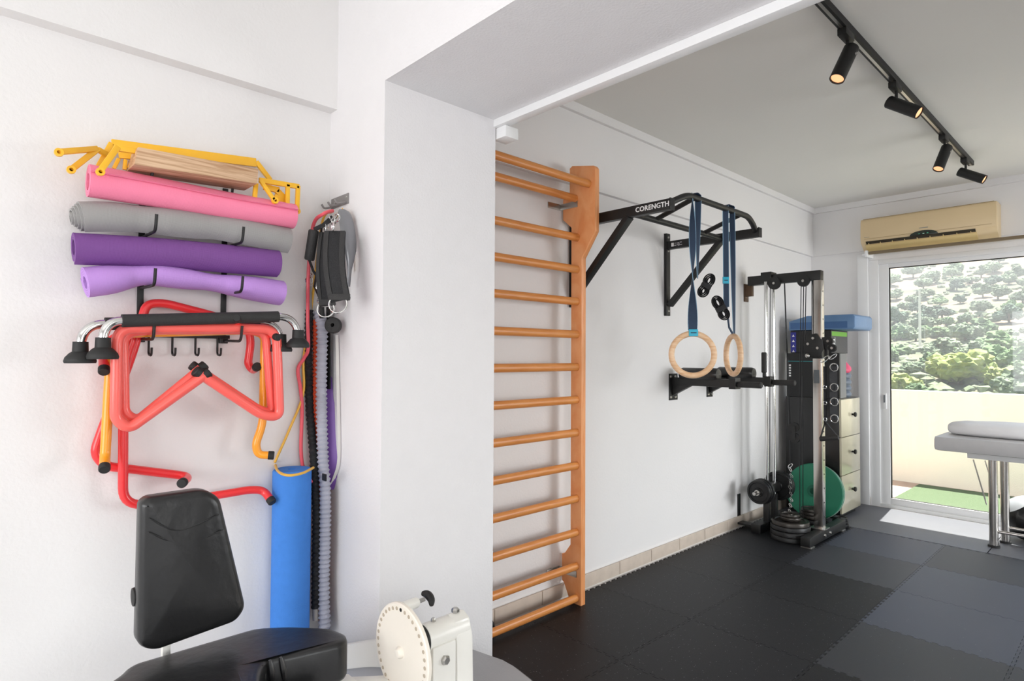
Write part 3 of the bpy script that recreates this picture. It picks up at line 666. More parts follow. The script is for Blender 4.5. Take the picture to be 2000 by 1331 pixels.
def cuff(label, px0, py0, px1, py1, w, d, n=0):
    t = thing('ankle_cuff', label, 'ankle cuff', sp(px1, py1, d), 'bands and straps hanging in the corner')
    a, b_ = sp(px0, py0, d), sp(px1, py1, d); ax = (b_-a)
    MB().strip([a.lerp(b_, k/8)+Vector((0, -.012*math.sin(math.pi*k/8), 0)) for k in range(9)], (RGT.x, RGT.y, 0), w, .012).build('padded_strap', M_blk, t, bevel=.003)
    wd_ = Vector((RGT.x, RGT.y, 0)).normalized(); fw_ = Vector((-FWD.x, -FWD.y, 0)).normalized()
    for s_ in (-1, 1):
        MB().strip([(a.lerp(b_, k/8)+Vector((0, -.012*math.sin(math.pi*k/8), 0)))+wd_*s_*w*.38+fw_*.0075 for k in range(9)], (RGT.x, RGT.y, 0), w*.22, .003).build('binding', M_foam, t)
    MB().strip([b_+wd_*(-w*.5)+fw_*.009+Vector((0, 0, .012)), b_+wd_*(w*.5)+fw_*.009+Vector((0, 0, .012))], (0, 0, 1), .02, .005).build('webbing', M_foam, t)
    c = b_+Vector((.006, -.01, -.012))
    MB().torus(c, (-FWD.x, -FWD.y, .2), .03, .003, 30, 8).build('metal_ring', M_chrome, t)
    MB().torus(a+Vector((0, -.01, .014)), (.3, 1, 0), .017, .0026, 24, 8).build('metal_ring', M_chrome, t)
    MB().tube(crv([a+Vector((0, -.01, .028)), sp(655, 428, .06), sp(662, 408, .045)], 5), .003, 8).build('hanging_loop', M_chrome, t)
cuff('black padded ankle cuff hanging in front, large ring at its lower end', 655, 452, 664, 588, .072, .115)
cuff('black padded ankle cuff hanging behind, tilted to the left', 640, 455, 640, 598, .058, .08)
b = MB(); pt = [(667, 410), (674, 420), (682, 470), (684, 510), (680, 560)]
hang('silver_pouch', 'shiny grey folded pouch hanging right of the ankle cuffs', MB().tube(crv([sp(x, y, .04) for x, y in pt], 6), [.008+.022*math.sin(math.pi*min(1, k/20)) for k in range(25)], 12, r2=.35, up=(0, 1, 0)), M_sil, 'pouch', (674, 420), .04)
hang('yellow_strap', 'narrow yellow strap peeking out behind the silver pouch', MB().strip(crv([sp(x, y, .02) for x, y in ((668, 408), (676, 440), (683, 500), (684, 530))], 5), (1, 0, 0), .008, .003), M_yellow, 'strap', (668, 408), .02)
for k, (px, py, nx) in enumerate(((645, 428, .4), (652, 432, 1), (658, 426, -.3), (638, 442, .8))):
    o = MB().torus(sp(px, py, .085), (nx, .6, .3), .015, .0024, 22, 8, rx=.010).build('carabiner', M_chrome)
    tag(recentre(o, sp(px, py, .085)), 'small chrome carabiner in the cluster on the corner hook', 'carabiner', 'carabiners on the corner hook')

# ------------------------------------------------------------------ leg exercise chair (pads, dial unit, frame)
def pad(name, outline, thick, m, parent, to3, crown=.012, edge=.02, grow=0):
    """outline 2D -> padded cushion; to3(u, v, h) gives the 3D point, h = height off the back"""
    cx = sum(p[0] for p in outline)/len(outline); cy = sum(p[1] for p in outline)/len(outline)
    def inset(d):
        out = []; n = len(outline)
        for i in range(n):
            a, b_, c = Vector(outline[i-1]), Vector(outline[i]), Vector(outline[(i+1) % n])
            e1, e2 = (b_-a).normalized(), (c-b_).normalized(); nn = Vector((-(e1.y+e2.y), e1.x+e2.x))
            if nn.length < 1e-6: nn = Vector((-e1.y, e1.x))
            nn.normalize(); out.append(b_+nn*d)
        return out
    ar = sum(outline[i][0]*outline[(i+1) % len(outline)][1]-outline[(i+1) % len(outline)][0]*outline[i][1] for i in range(len(outline)))
    sg = 1 if ar > 0 else -1
    rings = []
    for d, h in ((edge*.9, 0), (edge*.25, edge*.2), (0, edge*.8), (0, thick-edge*.9), (edge*.2, thick-edge*.35), (edge*.7, thick-edge*.06), (edge*1.3, thick)):
        rings.append([to3(p[0], p[1], h) for p in inset(sg*(d-grow))])
    base = inset(sg*(edge*1.3-grow))
    for k, s_ in enumerate((.82, .6, .35, .1)):
        rings.append([to3(cx+(p[0]-cx)*s_, cy+(p[1]-cy)*s_, thick+crown*(1-s_*s_)) for p in base])
    return MB().loft(rings).build(name, m, parent, smooth=60)
def dense(poly, step=.02):
    out = []
    for i in range(len(poly)):
        a, b_ = Vector(poly[i]), Vector(poly[(i+1) % len(poly)]); k = max(1, int((b_-a).length/step))
        out += [tuple(a.lerp(b_, j/k)) for j in range(k)]
    return out
def rnd(poly, rad, n=5):
    P = [Vector((p[0], p[1], 0)) for p in poly]; out = []
    for i in range(len(P)):
        a, b_, c = P[i-1], P[i], P[(i+1) % len(P)]; u, w = (a-b_), (c-b_); r = min(rad, u.length*.45, w.length*.45)
        s0, e = b_+u.normalized()*r, b_+w.normalized()*r
        for k in range(n+1):
            t = k/n; q_ = s0*(1-t)**2+b_*2*t*(1-t)+e*t*t; out.append((q_.x, q_.y))
    return out
lc = thing('leg_exercise_chair', 'leg exercise chair with black padded back and seat and white dial unit', 'exercise chair', (-1.55, .6, 0))
BX = -1.70
M_blue = mat('blue_enamel', '#1f6fc0', .4)
ol = [at(*p, 'x', BX) for p in ((275, 985), (290, 973), (400, 957), (430, 972), (481, 1187), (462, 1215), (300, 1274), (268, 1262))]
ol2 = rnd([(p.y, p.z) for p in ol], .022)
# backrest leans back towards the wall at its top
zt, zbm = max(p.z for p in ol), min(p.z for p in ol)
bk = pad('backrest', ol2, .062, M_leather, lc, lambda u, v, h: V(BX-.055+h-.0*(v-zbm), u, v), .010, .018)
# crease folds across the pad
for k, (pa, pb, pc) in enumerate((((292, 1013), (350, 1036), (428, 1005)), ((290, 1040), (360, 1063), (436, 1035)))):
    P = [at(x, y, 'x', BX+.011) for x, y in (pa, pb, pc)]
    MB().tube([p+Vector((.0, 0, 0)) for p in crv(P, 8)], [.001+.0022*math.sin(math.pi*i/16) for i in range(17)], 8, r2=1).build('crease', M_leather, bk)
kp = at(256, 1168, 'x', BX-.05)
MB().lathe([(.004, 0), (.006, .0), (.006, .022), (.022, .024), (.024, .030), (.022, .042), (.004, .044)], (kp.x, kp.y+.045, kp.z), (0, -1, 0), 16).build('clamp_knob', M_blackm, lc)
MB().beam((BX-.085, .44, .36), (BX-.085, .44, .74), .02, .02, up=(1, 0, 0)).build('back_post', M_white, lc, bevel=.004)
SZ = .52
so = [at(*p, 'z', SZ) for p in ((246, 1316), (262, 1299), (500, 1229), (560, 1226), (640, 1229), (668, 1240), (668, 1252), (552, 1278), (520, 1284), (500, 1310))]
poly = [(p.x, p.y) for p in so] + [(-1.40, .52), (-1.30, .50), (-1.29, .30), (-1.68, .305)]
seat = pad('seat', dense(rnd(poly, .022), .03), .105, M_leather, lc, lambda u, v, h: V(u, v, SZ-.105+h), .004, .016, .014)
# tucked folds at the notch
for (x0, y0, x1, y1) in ((548, 1284, 556, 1331), (527, 1290, 532, 1335), (511, 1300, 514, 1338)):
    a, b_ = at(x0, y0, 'x', -1.525), at(x1, y1, 'x', -1.525)
    MB().tube(crv([a, a.lerp(b_, .5)+Vector((.004, 0, 0)), b_], 5), [.004+.004*math.sin(math.pi*i/10) for i in range(11)], 8).build('fold', M_leather, seat)
MB().box(-1.66, -1.40, .36, .72, .385, .414).build('seat_board', M_blackm, lc, bevel=.004)
MB().beam((-1.56, .34, .35), (-1.56, .86, .35), .06, .06).build('frame_beam', M_white, lc, bevel=.006)
MB().beam((-1.56, .52, 0.02), (-1.56, .52, .33), .07, .07, up=(1, 0, 0)).build('frame_post', M_white, lc, bevel=.006)
MB().beam((-1.84, .52, .02), (-1.25, .52, .02), .06, .04).build('floor_bar', M_white, lc, bevel=.006)
a = at(648, 1331, 'z', .40)
MB().cyl((a.x-.02, .70, .37), (a.x-.02, .80, .37), .028).build('pivot_sleeve', M_blue, lc)
kx = at(652, 1330, 'y', .83)
MB().lathe([(.005, 0), (.02, 0), (.024, .008), (.02, .02), (.024, .03), (.015, .04), (.003, .04)], (kx.x, .80, kx.z-.01), (0, 1, 0), 14).build('lever_knob', M_blackm, lc)
# dial unit: disc in the x-z plane, axle along y
DYc = .93; dc = at(782, 1275, 'y', DYc); top = at(768, 1173, 'y', DYc); DRr = top.z-dc.z
M_cream2 = mat('cream_enamel', '#efe7da', .35, var=.03)
b = MB().lathe([(.004, 0), (DRr-.003, 0), (DRr, .003), (DRr, .011), (DRr-.003, .014), (.004, .014)], dc, (0, 1, 0), 64)
dial = b.build('dial_disc', M_cream2, lc)
M_hole = mat('shaded_hole', '#b9ab98', .6)
for k in range(36):
    a = 2*math.pi*k/36; r_ = DRr*.885
    p = dc+Vector((r_*math.sin(a), 0, r_*math.cos(a)))
    MB().lathe([(.0005, -.0012), (.0050, -.0012), (.0052, .0), (.0005, .0)], p, (0, 1, 0), 10).build('index_hole', M_hole if k else M_seal, dial)
MB().lathe([(.0005, -.014), (.010, -.012), (.015, -.006), (.016, 0), (.0005, 0)], dc, (0, 1, 0), 20).build('hub_cap', M_cream2, dial)
# pin lever at the top
p0 = dc+Vector((DRr*.22, .02, DRr*.93))
a, b_ = at(797, 1184, 'y', DYc+.03), at(812, 1178, 'y', DYc+.075)
MB().cyl(a+Vector((0, -.02, 0)), b_+Vector((0, 0.0, 0)), .015).build('pin_sleeve', M_white, lc)
MB().beam(a+Vector((0, 0.0, -.005)), dc+Vector((0, .03, 0)), .035, .012, up=(0, 1, 0)).build('pin_arm', M_white, lc, bevel=.004)
MB().cyl(b_, b_+Vector((.004, .028, .004)), .006).build('pin', M_steel, lc)
kb = b_+Vector((.004, .03, .004))
MB().tube(crv([kb+Vector((-.022, .004, .008)), kb+Vector((-.008, .012, .008)), kb+Vector((.012, .012, .0)), kb+Vector((.026, .004, -.012))], 6), [.006+.006*math.sin(math.pi*k/18) for k in range(19)], 10).build('pull_knob', M_blackm, lc)
# axle housing
MB().cyl(dc+Vector((0, .014, .012)), dc+Vector((0, .075, .012)), .026).build('axle', M_white, lc)
MB().lathe([(.026, 0), (.040, 0), (.040, .006), (.026, .006)], dc+Vector((0, .068, .012)), (0, 1, 0), 28).build('seal_ring', M_rubber, lc)
MB().cyl(dc+Vector((0, .075, .012)), dc+Vector((0, .215, .012)), .040, n=32).build('axle_housing', M_white, lc)
hc = dc+Vector((0, 0, .012))
pr = [(-.045, -.6), (-.045, -.02), (-.030, .03), (.0, .045), (.03, .03), (.045, -.02), (.06, -.6)]
po = MB().prism([(hc.x+u, max(.02, hc.z+v)) for u, v in pr], 'y', hc.y+.162, hc.y+.222).build('unit_post', M_white, lc, bevel=.008)
MB().box(hc.x-.03, hc.x+.045, hc.y+.078, hc.y+.160, .02, hc.z-.012).build('unit_plate', M_white, lc, bevel=.006)
MB().box(hc.x-.16, hc.x+.16, hc.y+.05, hc.y+.235, 0, .022).build('unit_foot', M_white, lc, bevel=.005)
def bolt(p, ax, r=.011):
    MB().lathe([(.001, .012), (r*.7, .012), (r, .008), (r, 0), (.001, 0)], p, ax, 6).build('bolt', M_steel, lc, smooth=20)
bolt(hc+Vector((.045, .118, -.055)), (1, 0, 0), .014); bolt(hc+Vector((0.0, .19, .044)), (0, 0, 1), .012); bolt(hc+Vector((0.0, .11, .038)), (0, 0, 1), .007)
MB().beam((-1.56, .84, .35), (hc.x, hc.y+.08, .35), .05, .05).build('link_beam', M_white, lc, bevel=.005)
# white curved guard behind the dial
g0, g1, g2 = at(655, 1284, 'y', 1.0), at(700, 1277, 'y', 1.0), at(740, 1275, 'y', 1.0)
arc = [at(610, 1300, 'y', 1.0), at(650, 1288, 'y', 1.0), at(700, 1279, 'y', 1.0), at(740, 1276, 'y', 1.0), at(800, 1280, 'y', 1.0)]
MB().strip(crv(arc, 6), (0, 0, 1), .075, .03).build('curved_guard', M_white, lc, bevel=.006)
MB().strip([p+Vector((0, .01, -.16)) for p in crv(arc, 6)], (0, 0, 1), .26, .02).build('lower_shroud', mat('grey_shroud', '#a9a8ab', .5), lc, bevel=.004)
# ------------------------------------------------------------------ grey step platform in the doorway
PZ = .20
pl = thing('step_platform', 'low grey platform with dark rounded edge in the doorway', 'platform', (-1.55, 1.45, 0))
pc = [at(*p, 'z', PZ) for p in ((962, 1291), (985, 1290), (1012, 1303), (1052, 1334))]
poly = [(-1.775, 1.26), (-1.775, pc[0].y+.0), (pc[1].x, pc[1].y+.005), (pc[2].x, pc[2].y), (pc[3].x, pc[3].y), (-1.28, 1.42), (-1.22, 1.28)]
M_pg = mat('grey_platform_top', '#a3a3a6', .55, bump=.15, bscale=200); M_pd = mat('dark_platform_edge', '#3c3b3a', .5)
MB().prism(poly, 'z', .02, PZ-.004).build('platform_body', M_pd, pl, bevel=.01)
cx = sum(p[0] for p in poly)/len(poly); cy_ = sum(p[1] for p in poly)/len(poly)
MB().prism([(cx+(u-cx)*.86-.015, cy_+(v-cy_)*.86-.0) for u, v in poly], 'z', PZ-.004, PZ+.002).build('platform_top', M_pg, pl, bevel=.002)
for u, v in ((-1.7, 1.32), (-1.35, 1.32), (-1.7, 1.5), (-1.35, 1.42)): MB().cyl((u, v, 0), (u, v, .03), .02).build('rubber_foot', M_rubber, pl)

# ------------------------------------------------------------------ wall bars
wl = thing('wall_bars', 'tall orange wooden wall bars fixed behind the pillar', 'wall bars', (-2.08, 2.02, 0))
ZR = [2.18, 2.12, 1.911, 1.743, 1.574, 1.402, 1.231, 1.060, .889, .718, .547, .373, .199, .035]
UY0, UY1 = 2.412, 2.447
prof = [(-2.105, 0), (-2.032, 0), (-2.032, 1.80), (-1.945, 1.93), (-1.945, 2.255), (-1.955, 2.27), (-2.10, 2.30), (-2.118, 2.29), (-2.118, 2.15), (-2.165, 2.13), (-2.165, 2.02), (-2.105, 1.97),
        (-2.105, .30), (-2.15, .24), (-2.165, .24), (-2.165, .10), (-2.15, .09), (-2.13, .05)]
for y0 in (1.60, UY0): MB().prism(prof, 'y', y0, y0+.035).build('upright', M_orange_wood, wl, bevel=.004)
for k, z in enumerate(ZR):
    x = -1.985 if k == 0 else (-2.075 if k == 1 else -2.062)
    path = [(x, 1.62, z), (x, UY0+.015, z)]
    MB().tube(path, .0165, 16, r2=1.25, up=(1, 0, 0)).build('rung', M_orange_rung, wl)
for z in (2.09, .155):
    p = V(-2.10, UY0-.003, z)
    MB().box(-2.18, -2.06, UY0-.004, UY0-.0005, z-.016, z+.016).box(-2.183, -2.179, UY0-.10, UY0-.0005, z-.016, z+.016).build('wall_bracket', M_steel, wl, bevel=.001)
# black roller lying behind the bars
o = MB().lathe([(.004, 0), (.028, 0), (.03, .003), (.03, .28), (.028, .283), (.004, .283)], (-2.132, 1.60, .032), (0, 1, 0), 24).build('massage_roller', M_rubber)
tag(recentre(o, (-2.132, 1.74, .002)), 'black cylindrical roller lying on the floor behind the wall bars', 'roller')

# ------------------------------------------------------------------ pull-up bar
pu = thing('pull_up_bar', 'black steel wall-mounted pull-up bar with two braced arms', 'pull-up bar', (WX, 2.97, 1.56))
AL, AR = 2.508, 3.447; ZA = 2.015; XE = -1.558
for yy in (AL, AR):
    up = MB().box(WX+.001, WX+.02, yy-.022, yy+.022, 1.555, 2.095).build('wall_plate', M_black, pu, bevel=.002)
    for z in (1.585, 1.98, 2.07): MB().lathe([(.001, .004), (.006, .004), (.008, 0), (.001, 0)], (WX+.02, yy-.0, z), (1, 0, 0), 8).build('bolt', M_steel, up)
    MB().box(WX+.02, XE, yy-.018, yy+.018, ZA-.026, ZA+.026).build('arm', M_black, pu, bevel=.002)
    MB().beam((WX+.03, yy, 1.622), (-1.80, yy, ZA-.02), .03, .045, up=(0, 1, 0)).build('brace', M_black, pu, bevel=.002)
    MB().box(XE, XE+.006, yy-.02, yy+.02, ZA-.028, ZA+.028).build('end_cap', M_blackm, pu, bevel=.001)
pe = [at(1312, 398, 'x', XE-.02), at(1342, 387, 'x', XE-.02), at(1450, 431, 'x', XE-.02), at(1474, 448, 'x', XE-.02)]
fr = [V(XE-.025, AL, ZA+.005), V(XE-.01, AL+.05, ZA+.03), V(XE+.0, AL+.14, ZA+.07), V(XE+.0, AR-.14, ZA+.07), V(XE-.01, AR-.05, ZA+.03), V(XE-.025, AR, ZA+.005)]
MB().tube(fillet(fr, .06, 6), .016, 14).build('grip_bar', M_black, pu)
MB().cyl((-1.79, AL, ZA-.005), (-1.79, AR, ZA-.005), .016).build('rear_bar', M_black, pu)
for yy in (AL+.22, AR-.22): MB().tube([(XE, yy-.01, ZA+.068), (-1.79, yy, ZA-.002)], .013, 12).build('neutral_grip', M_black, pu)
lo = V((-1.73+XE)/2+.015, AL-.0185, ZA+.001)
text_mesh('lettering', 'CORENGTH', M_text, pu, V(-1.655, AL-.0187, ZA), (1, 0, 0), (0, 0, 1), .034, .0006, .0008, 1.05)
# small warning print on the far arm: two lines of fine print beside a white square
sx = -2.115
MB().box(sx-.017, sx+.001, AR-.0192, AR-.018, ZA-.012, ZA+.012).build('print_square', M_text, pu)
for k, (dx, dz, w_, h_) in enumerate(((.014, .007, .014, .005), (.034, .008, .012, .005), (.052, .009, .014, .005), (.012, -.007, .016, .007), (.034, -.002, .02, .006), (.052, -.007, .018, .004), (.036, -.010, .012, .004))):
    MB().box(sx+dx-w_/2, sx+dx+w_/2, AR-.0192, AR-.018, ZA+dz-h_/2, ZA+dz+h_/2).build('fine_print', mat('grey_print', '#b5b1b5', .5), pu)

# ------------------------------------------------------------------ gymnastic rings
M_nav = mat('navy_webbing', '#22364f', .7, bump=.25, bscale=400, var=.15); M_edge = mat('pale_blue_edge', '#7fa3bb', .7); M_cyan = mat('cyan_plastic', '#2fb0cf', .4)
def strap(parent, name, pts, wds, w=.032, t=.0022):
    o = MB().strip(pts, wds, w, t).build(name, M_nav, parent)
    return o
def edges(parent, pts, wds, w):
    P = [Vector(p) for p in pts]
    for s_ in (-1, 1):
        q_ = []
        for i, p in enumerate(P):
            T = (P[min(i+1, len(P)-1)]-P[max(i-1, 0)]).normalized(); d = Vector(wds[i] if isinstance(wds, list) else wds); d = (d-T*d.dot(T)).normalized(); q_.append(p+d*s_*(w[i] if isinstance(w, list) else w)*.47)
        MB().tube(q_, .0017, 6).build('strap_edge', M_edge, parent)
def twist(a, b_, n, a0, a1):
    """points and width directions turning about the vertical"""
    a, b_ = Vector(a), Vector(b_); pts = [a.lerp(b_, k/n) for k in range(n+1)]
    wd = [Vector((math.cos(a0+(a1-a0)*k/n), math.sin(a0+(a1-a0)*k/n), 0)) for k in range(n+1)]; return pts, wd
SXr = -1.558
FACE = math.atan2(RGT.y, RGT.x)      # strap flat to the viewer side of the room
r1 = thing('gymnastic_ring', 'wooden gymnastic ring seen face-on, cyan buckle at its top', 'gymnastic ring', at(1353, 735, 'x', SXr), 'wooden rings hanging from the pull-up bar')
c1 = at(1353, 693, 'x', SXr); e1 = at(1392, 693, 'x', SXr); Rr = .118-.0145
nrm1 = (CAM-c1); nrm1.z = 0; nrm1.normalize(); nrm1 = (Matrix.Rotation(R(12), 3, 'Z') @ nrm1)
ys1 = [at(1353, 393, 'x', SXr).y, at(1368, 393, 'x', SXr).y]
MB().torus(c1, nrm1, Rr, .0145, 64, 16).build('ring', M_ringwood, r1)
zt1 = ZA+.088; ctop = c1+Vector((0, 0, Rr+.016))
pa, wa = twist((SXr, c1.y-.0, zt1), ctop, 40, FACE+1.1, FACE+6.6)
wl_ = [.034]*25+[.034+.018*k/15 for k in range(16)]
strap(r1, 'strap', pa, wa, wl_); edges(r1, pa, wa, wl_)
y2 = c1.y+.055; lowz = at(1368, 545, 'x', SXr).z
pb, wb_ = twist((SXr, y2, zt1), (SXr, y2-.008, lowz), 24, FACE-.2, FACE+1.2)
strap(r1, 'strap', pb, wb_); edges(r1, pb, wb_, .032)
strap(r1, 'strap_loop', [(SXr, c1.y, zt1-.002), (SXr, c1.y+.02, zt1+.0035), (SXr, y2-.02, zt1+.0035), (SXr, y2, zt1-.002)], (1, 0, 0))
bkp = c1+Vector((0, 0, Rr+.004)); sd = nrm1.cross(Vector((0, 0, 1))).normalized()
MB().obox(bkp+nrm1*.017, sd*.022, Vector((0, 0, .017)), nrm1*.004).build('buckle', M_cyan, r1, bevel=.002)
MB().obox(bkp+nrm1*.0215, sd*.014, Vector((0, 0, .0025)), nrm1*.0008).build('buckle_slot', M_nav, r1)
def coil(parent, c, ang, L, W, n=4):
    """folded strap tail tied in the middle"""
    c = Vector(c); sd = Vector((RGT.x, RGT.y, 0)).normalized(); u = sd*math.cos(ang)+Vector((0, 0, 1))*math.sin(ang); v = -sd*math.sin(ang)+Vector((0, 0, 1))*math.cos(ang); nn = sd.cross(Vector((0, 0, 1)))
    co = thing_part = None
    for sgn, ll in ((1, L), (-1, L*.9)):
        for k in range(3):
            cc = c+u*(sgn*ll*.52); q_ = [cc+u*(math.cos(2*math.pi*i/22)*(ll*.55-.0085*k))+v*(math.sin(2*math.pi*i/22)*(W-.0085*k)) for i in range(22)]
            MB().tube(q_, .011, 8, closed=True, r2=.32, up=nn).build('coiled_tail', M_blk, parent)
    MB().obox(c, u*.013, v*(W*.8+.004), nn*.013).build('tie_band', M_blk, parent, bevel=.003)
coil(r1, at(1379, 559, 'x', SXr+.01), R(62), .062, .026)
r2_ = thing('gymnastic_ring', 'wooden gymnastic ring seen nearly edge-on, right of the other ring', 'gymnastic ring', at(1432, 735, 'x', SXr), 'wooden rings hanging from the pull-up bar')
c2 = at(1432, 694, 'x', SXr)
nrm2 = (CAM-c2); nrm2.z = 0; nrm2.normalize(); nrm2 = Matrix.Rotation(R(-69), 3, 'Z') @ nrm2
MB().torus(c2, nrm2, Rr, .0145, 64, 16).build('ring', M_ringwood, r2_)
t2 = c2+Vector((0, 0, Rr+.016))
ya, yb = at(1417, 430, 'x', SXr).y, at(1430, 430, 'x', SXr).y
pa, wa = twist((SXr, ya, zt1), (SXr, ya+.006, at(1419, 600, 'x', SXr).z), 16, FACE, FACE+.1)
strap(r2_, 'strap', pa, wa); edges(r2_, pa, wa, .032)
pb, wb_ = twist((SXr, yb, zt1), t2+Vector((0, .012, -.01)), 24, FACE-.6, FACE+.9)
strap(r2_, 'strap', pb, wb_, .028); edges(r2_, pb, wb_, .028)
strap(r2_, 'strap_loop', [(SXr, ya, zt1-.002), (SXr, ya+.01, zt1+.0035), (SXr, yb-.01, zt1+.0035), (SXr, yb, zt1-.002)], (1, 0, 0))
tl = at(1425, 640, 'x', SXr)
MB().tube([at(1419, 600, 'x', SXr), at(1424, 640, 'x', SXr), t2+Vector((0, -.01, 0))], .004, 8, r2=2).build('strap_tail', M_nav, r2_)
bp = at(1417, 548, 'x', SXr); sdv = Vector((RGT.x, RGT.y, 0)).normalized(); fv = -Vector((FWD.x, FWD.y, 0)).normalized()
MB().obox(bp+fv*.005, sdv*.017, Vector((0, 0, .018)), fv*.004).build('buckle', M_cyan, r2_, bevel=.002)
MB().obox(bp+fv*.0095, sdv*.010, Vector((0, 0, .0025)), fv*.0008).build('buckle_slot', M_nav, r2_)
coil(r2_, at(1408, 603, 'x', SXr+.02), R(118), .066, .027)

# ------------------------------------------------------------------ dip station on the wall
dp_ = thing('dip_station', 'black wall-mounted dip station with padded arms and grips below the rings', 'dip station', (WX, 3.76, 1.0))
Yd = (3.53, 4.02)
for yy in Yd:
    zt = 1.175 if yy < 3.7 else 1.10
    pl_ = MB().box(WX, WX+.006, yy-.05, yy+.05 if yy < 3.7 else yy+.03, 1.0, zt).build('wall_plate', M_black if yy < 3.7 else M_black, dp_, bevel=.001)
    for dy, dz in ((-.035, .02), (.02, .02), (-.035, .155 if yy < 3.7 else .08), (.02, .155 if yy < 3.7 else .08)): MB().lathe([(.001, .006), (.007, .006), (.009, 0), (.001, 0)], (WX+.006, yy+dy, 1.0+dz), (1, 0, 0), 10).build('bolt', M_steel, dp_)
    MB().prism([(WX+.006, 1.03), (WX+.006, 1.15), (WX+.14, 1.15), (WX+.14, 1.10)], 'y', yy-.018, yy+.018).build('gusset', M_black, dp_, bevel=.002)
    MB().box(WX+.006, WX+.42, yy-.025, yy+.025, 1.10, 1.15).build('arm', M_black, dp_, bevel=.003)
    # arm pad on top
    MB().lathe([(.002, 0), (.036, .004), (.042, .02), (.042, .25), (.036, .266), (.002, .27)], (WX+.06, yy, 1.175), (1, 0, 0), 20).build('arm_pad', M_leather, dp_)
    MB().obox((WX+.43, yy, 1.125), (.022, 0, 0), (0, .034, 0), (0, 0, .034)).build('joint', M_black, dp_, bevel=.003)
    dirn = Vector((.72, .69 if yy < 3.7 else .69, 0)).normalized()
    q0 = V(WX+.45, yy, 1.12); MB().lathe([(.012, 0), (.019, .01), (.019, .145), (.014, .15), (.002, .15)], q0, (1, .0, 0), 18).build('grip', M_foam, dp_)
v0 = V(WX+.395, 4.02, 1.15)
MB().lathe([(.010, 0), (.010, .03), (.017, .035), (.017, .165), (.013, .17), (.002, .17)], v0, (0, 0, 1), 16).build('upright_grip', M_foam, dp_)
MB().box(WX+.1, WX+.14, Yd[0], Yd[1], 1.105, 1.145).build('crossbar', M_black, dp_, bevel=.003)

# ------------------------------------------------------------------ cable machine
cm = thing('cable_machine', 'black and chrome wall-mounted cable pulley machine with weights', 'cable machine', (-1.85, 4.5, 0))
YM = 4.55; ZT = 1.875
MB().box(-2.14, -1.605, YM-.03, YM+.03, ZT-.035, ZT+.035).build('top_beam', M_black, cm, bevel=.004)
MB().box(-2.03, -1.95, YM-.045, YM+.055, ZT-.03, ZT+.055).build('rod_clamp', M_black, cm, bevel=.004)
MB().box(WX, WX+.012, YM-.0, YM+.06, 1.72, 1.86).box(WX+.012, -2.12, YM+.0, YM+.035, 1.76, 1.85).build('wall_bracket', mat('bronze_bracket', '#5a4636', .4, .6), cm, bevel=.002)
for yy in (YM-.055, YM+.075):
    MB().cyl((-1.985, yy, .22), (-1.985, yy, ZT-.02), .0125).build('guide_rod', M_chrome, cm)
    MB().box(-2.005, -1.965, yy-.02, yy+.02, .04, .25).build('rod_socket', M_black, cm, bevel=.003)
MB().box(-2.035, -1.965, 4.34, 4.88, .0, .065).build('rear_foot', M_black, cm, bevel=.004)
MB().box(-1.99, -1.60, YM-.03, YM+.03, .012, .07).build('base_beam', M_black, cm, bevel=.004)
MB().box(-1.645, -1.583, 4.235, 4.925, .012, .075).build('front_foot', M_black, cm, bevel=.004)
MB().box(WX, WX+.008, 4.43, 4.47, .03, .24).box(WX+.008, -2.035, 4.40, 4.48, .02, .035).build('wall_anchor', M_black, cm, bevel=.002)
for yy in (4.28, 4.88): MB().box(-1.65, -1.578, yy-.03, yy+.03, 0, .012).build('rubber_foot', M_steel, cm, bevel=.002)
for yy in (4.50, 4.60): MB().lathe([(.001, .01), (.01, .01), (.012, 0), (.001, 0)], (-1.583, yy, .045), (1, 0, 0), 8).build('bolt', M_steel, cm)
# front column, brushed steel with adjustment holes
CXx, CYy = -1.632, YM
col_ = MB().box(CXx-.03, CXx+.03, CYy-.03, CYy+.03, .075, ZT-.035).build('column', M_ss, cm, bevel=.003)
for k in range(17):
    z = .16+k*.10
    MB().lathe([(.0005, .0008), (.0055, .0008), (.006, 0), (.0005, 0)], (CXx+.03, CYy+.005, z), (1, 0, 0), 10).build('hole', M_seal, col_)
z0 = at(1590, 735, 'y', CYy-.03).z
MB().box(CXx-.022, CXx+.015, CYy-.0312, CYy-.0295, z0-.05, z0+.045).build('sticker', mat('grey_sticker', '#5d6266', .5), col_)
MB().box(CXx-.05, CXx+.05, CYy-.05, CYy+.05, .075, .083).build('column_plate', M_steel, cm, bevel=.002)
# trolley with pulleys
zt_ = at(1590, 675, 'y', CYy).z
def pulley(c, ax, r=.045, w=.022, nm='pulley'):
    c, ax = Vector(c), Vector(ax).normalized()
    o = MB().lathe([(.003, -w/2), (r, -w/2), (r, -w*.3), (r*.82, 0), (r, w*.3), (r, w/2), (.003, w/2)], c, ax, 26).build(nm, M_blackm, cm)
    MB().lathe([(.001, -w*.8), (.009, -w*.8), (.011, -w/2), (.011, w/2), (.009, w*.8), (.001, w*.8)], c, ax, 12).build('axle_bolt', M_steel, o); return o
MB().prism([(CXx-.075, zt_-.06), (CXx-.085, zt_+.02), (CXx-.05, zt_+.075), (CXx+.0, zt_+.085), (CXx+.04, zt_+.03), (CXx+.05, zt_-.03), (CXx+.02, zt_-.085), (CXx-.05, zt_-.085)], 'y', CYy-.047, CYy-.034).build('trolley_plate', M_black, cm, bevel=.002)
MB().prism([(CXx-.04, zt_-.085), (CXx-.04, zt_+.06), (CXx+.05, zt_+.06), (CXx+.05, zt_-.085)], 'y', CYy+.034, CYy+.047).build('trolley_plate', M_black, cm, bevel=.002)
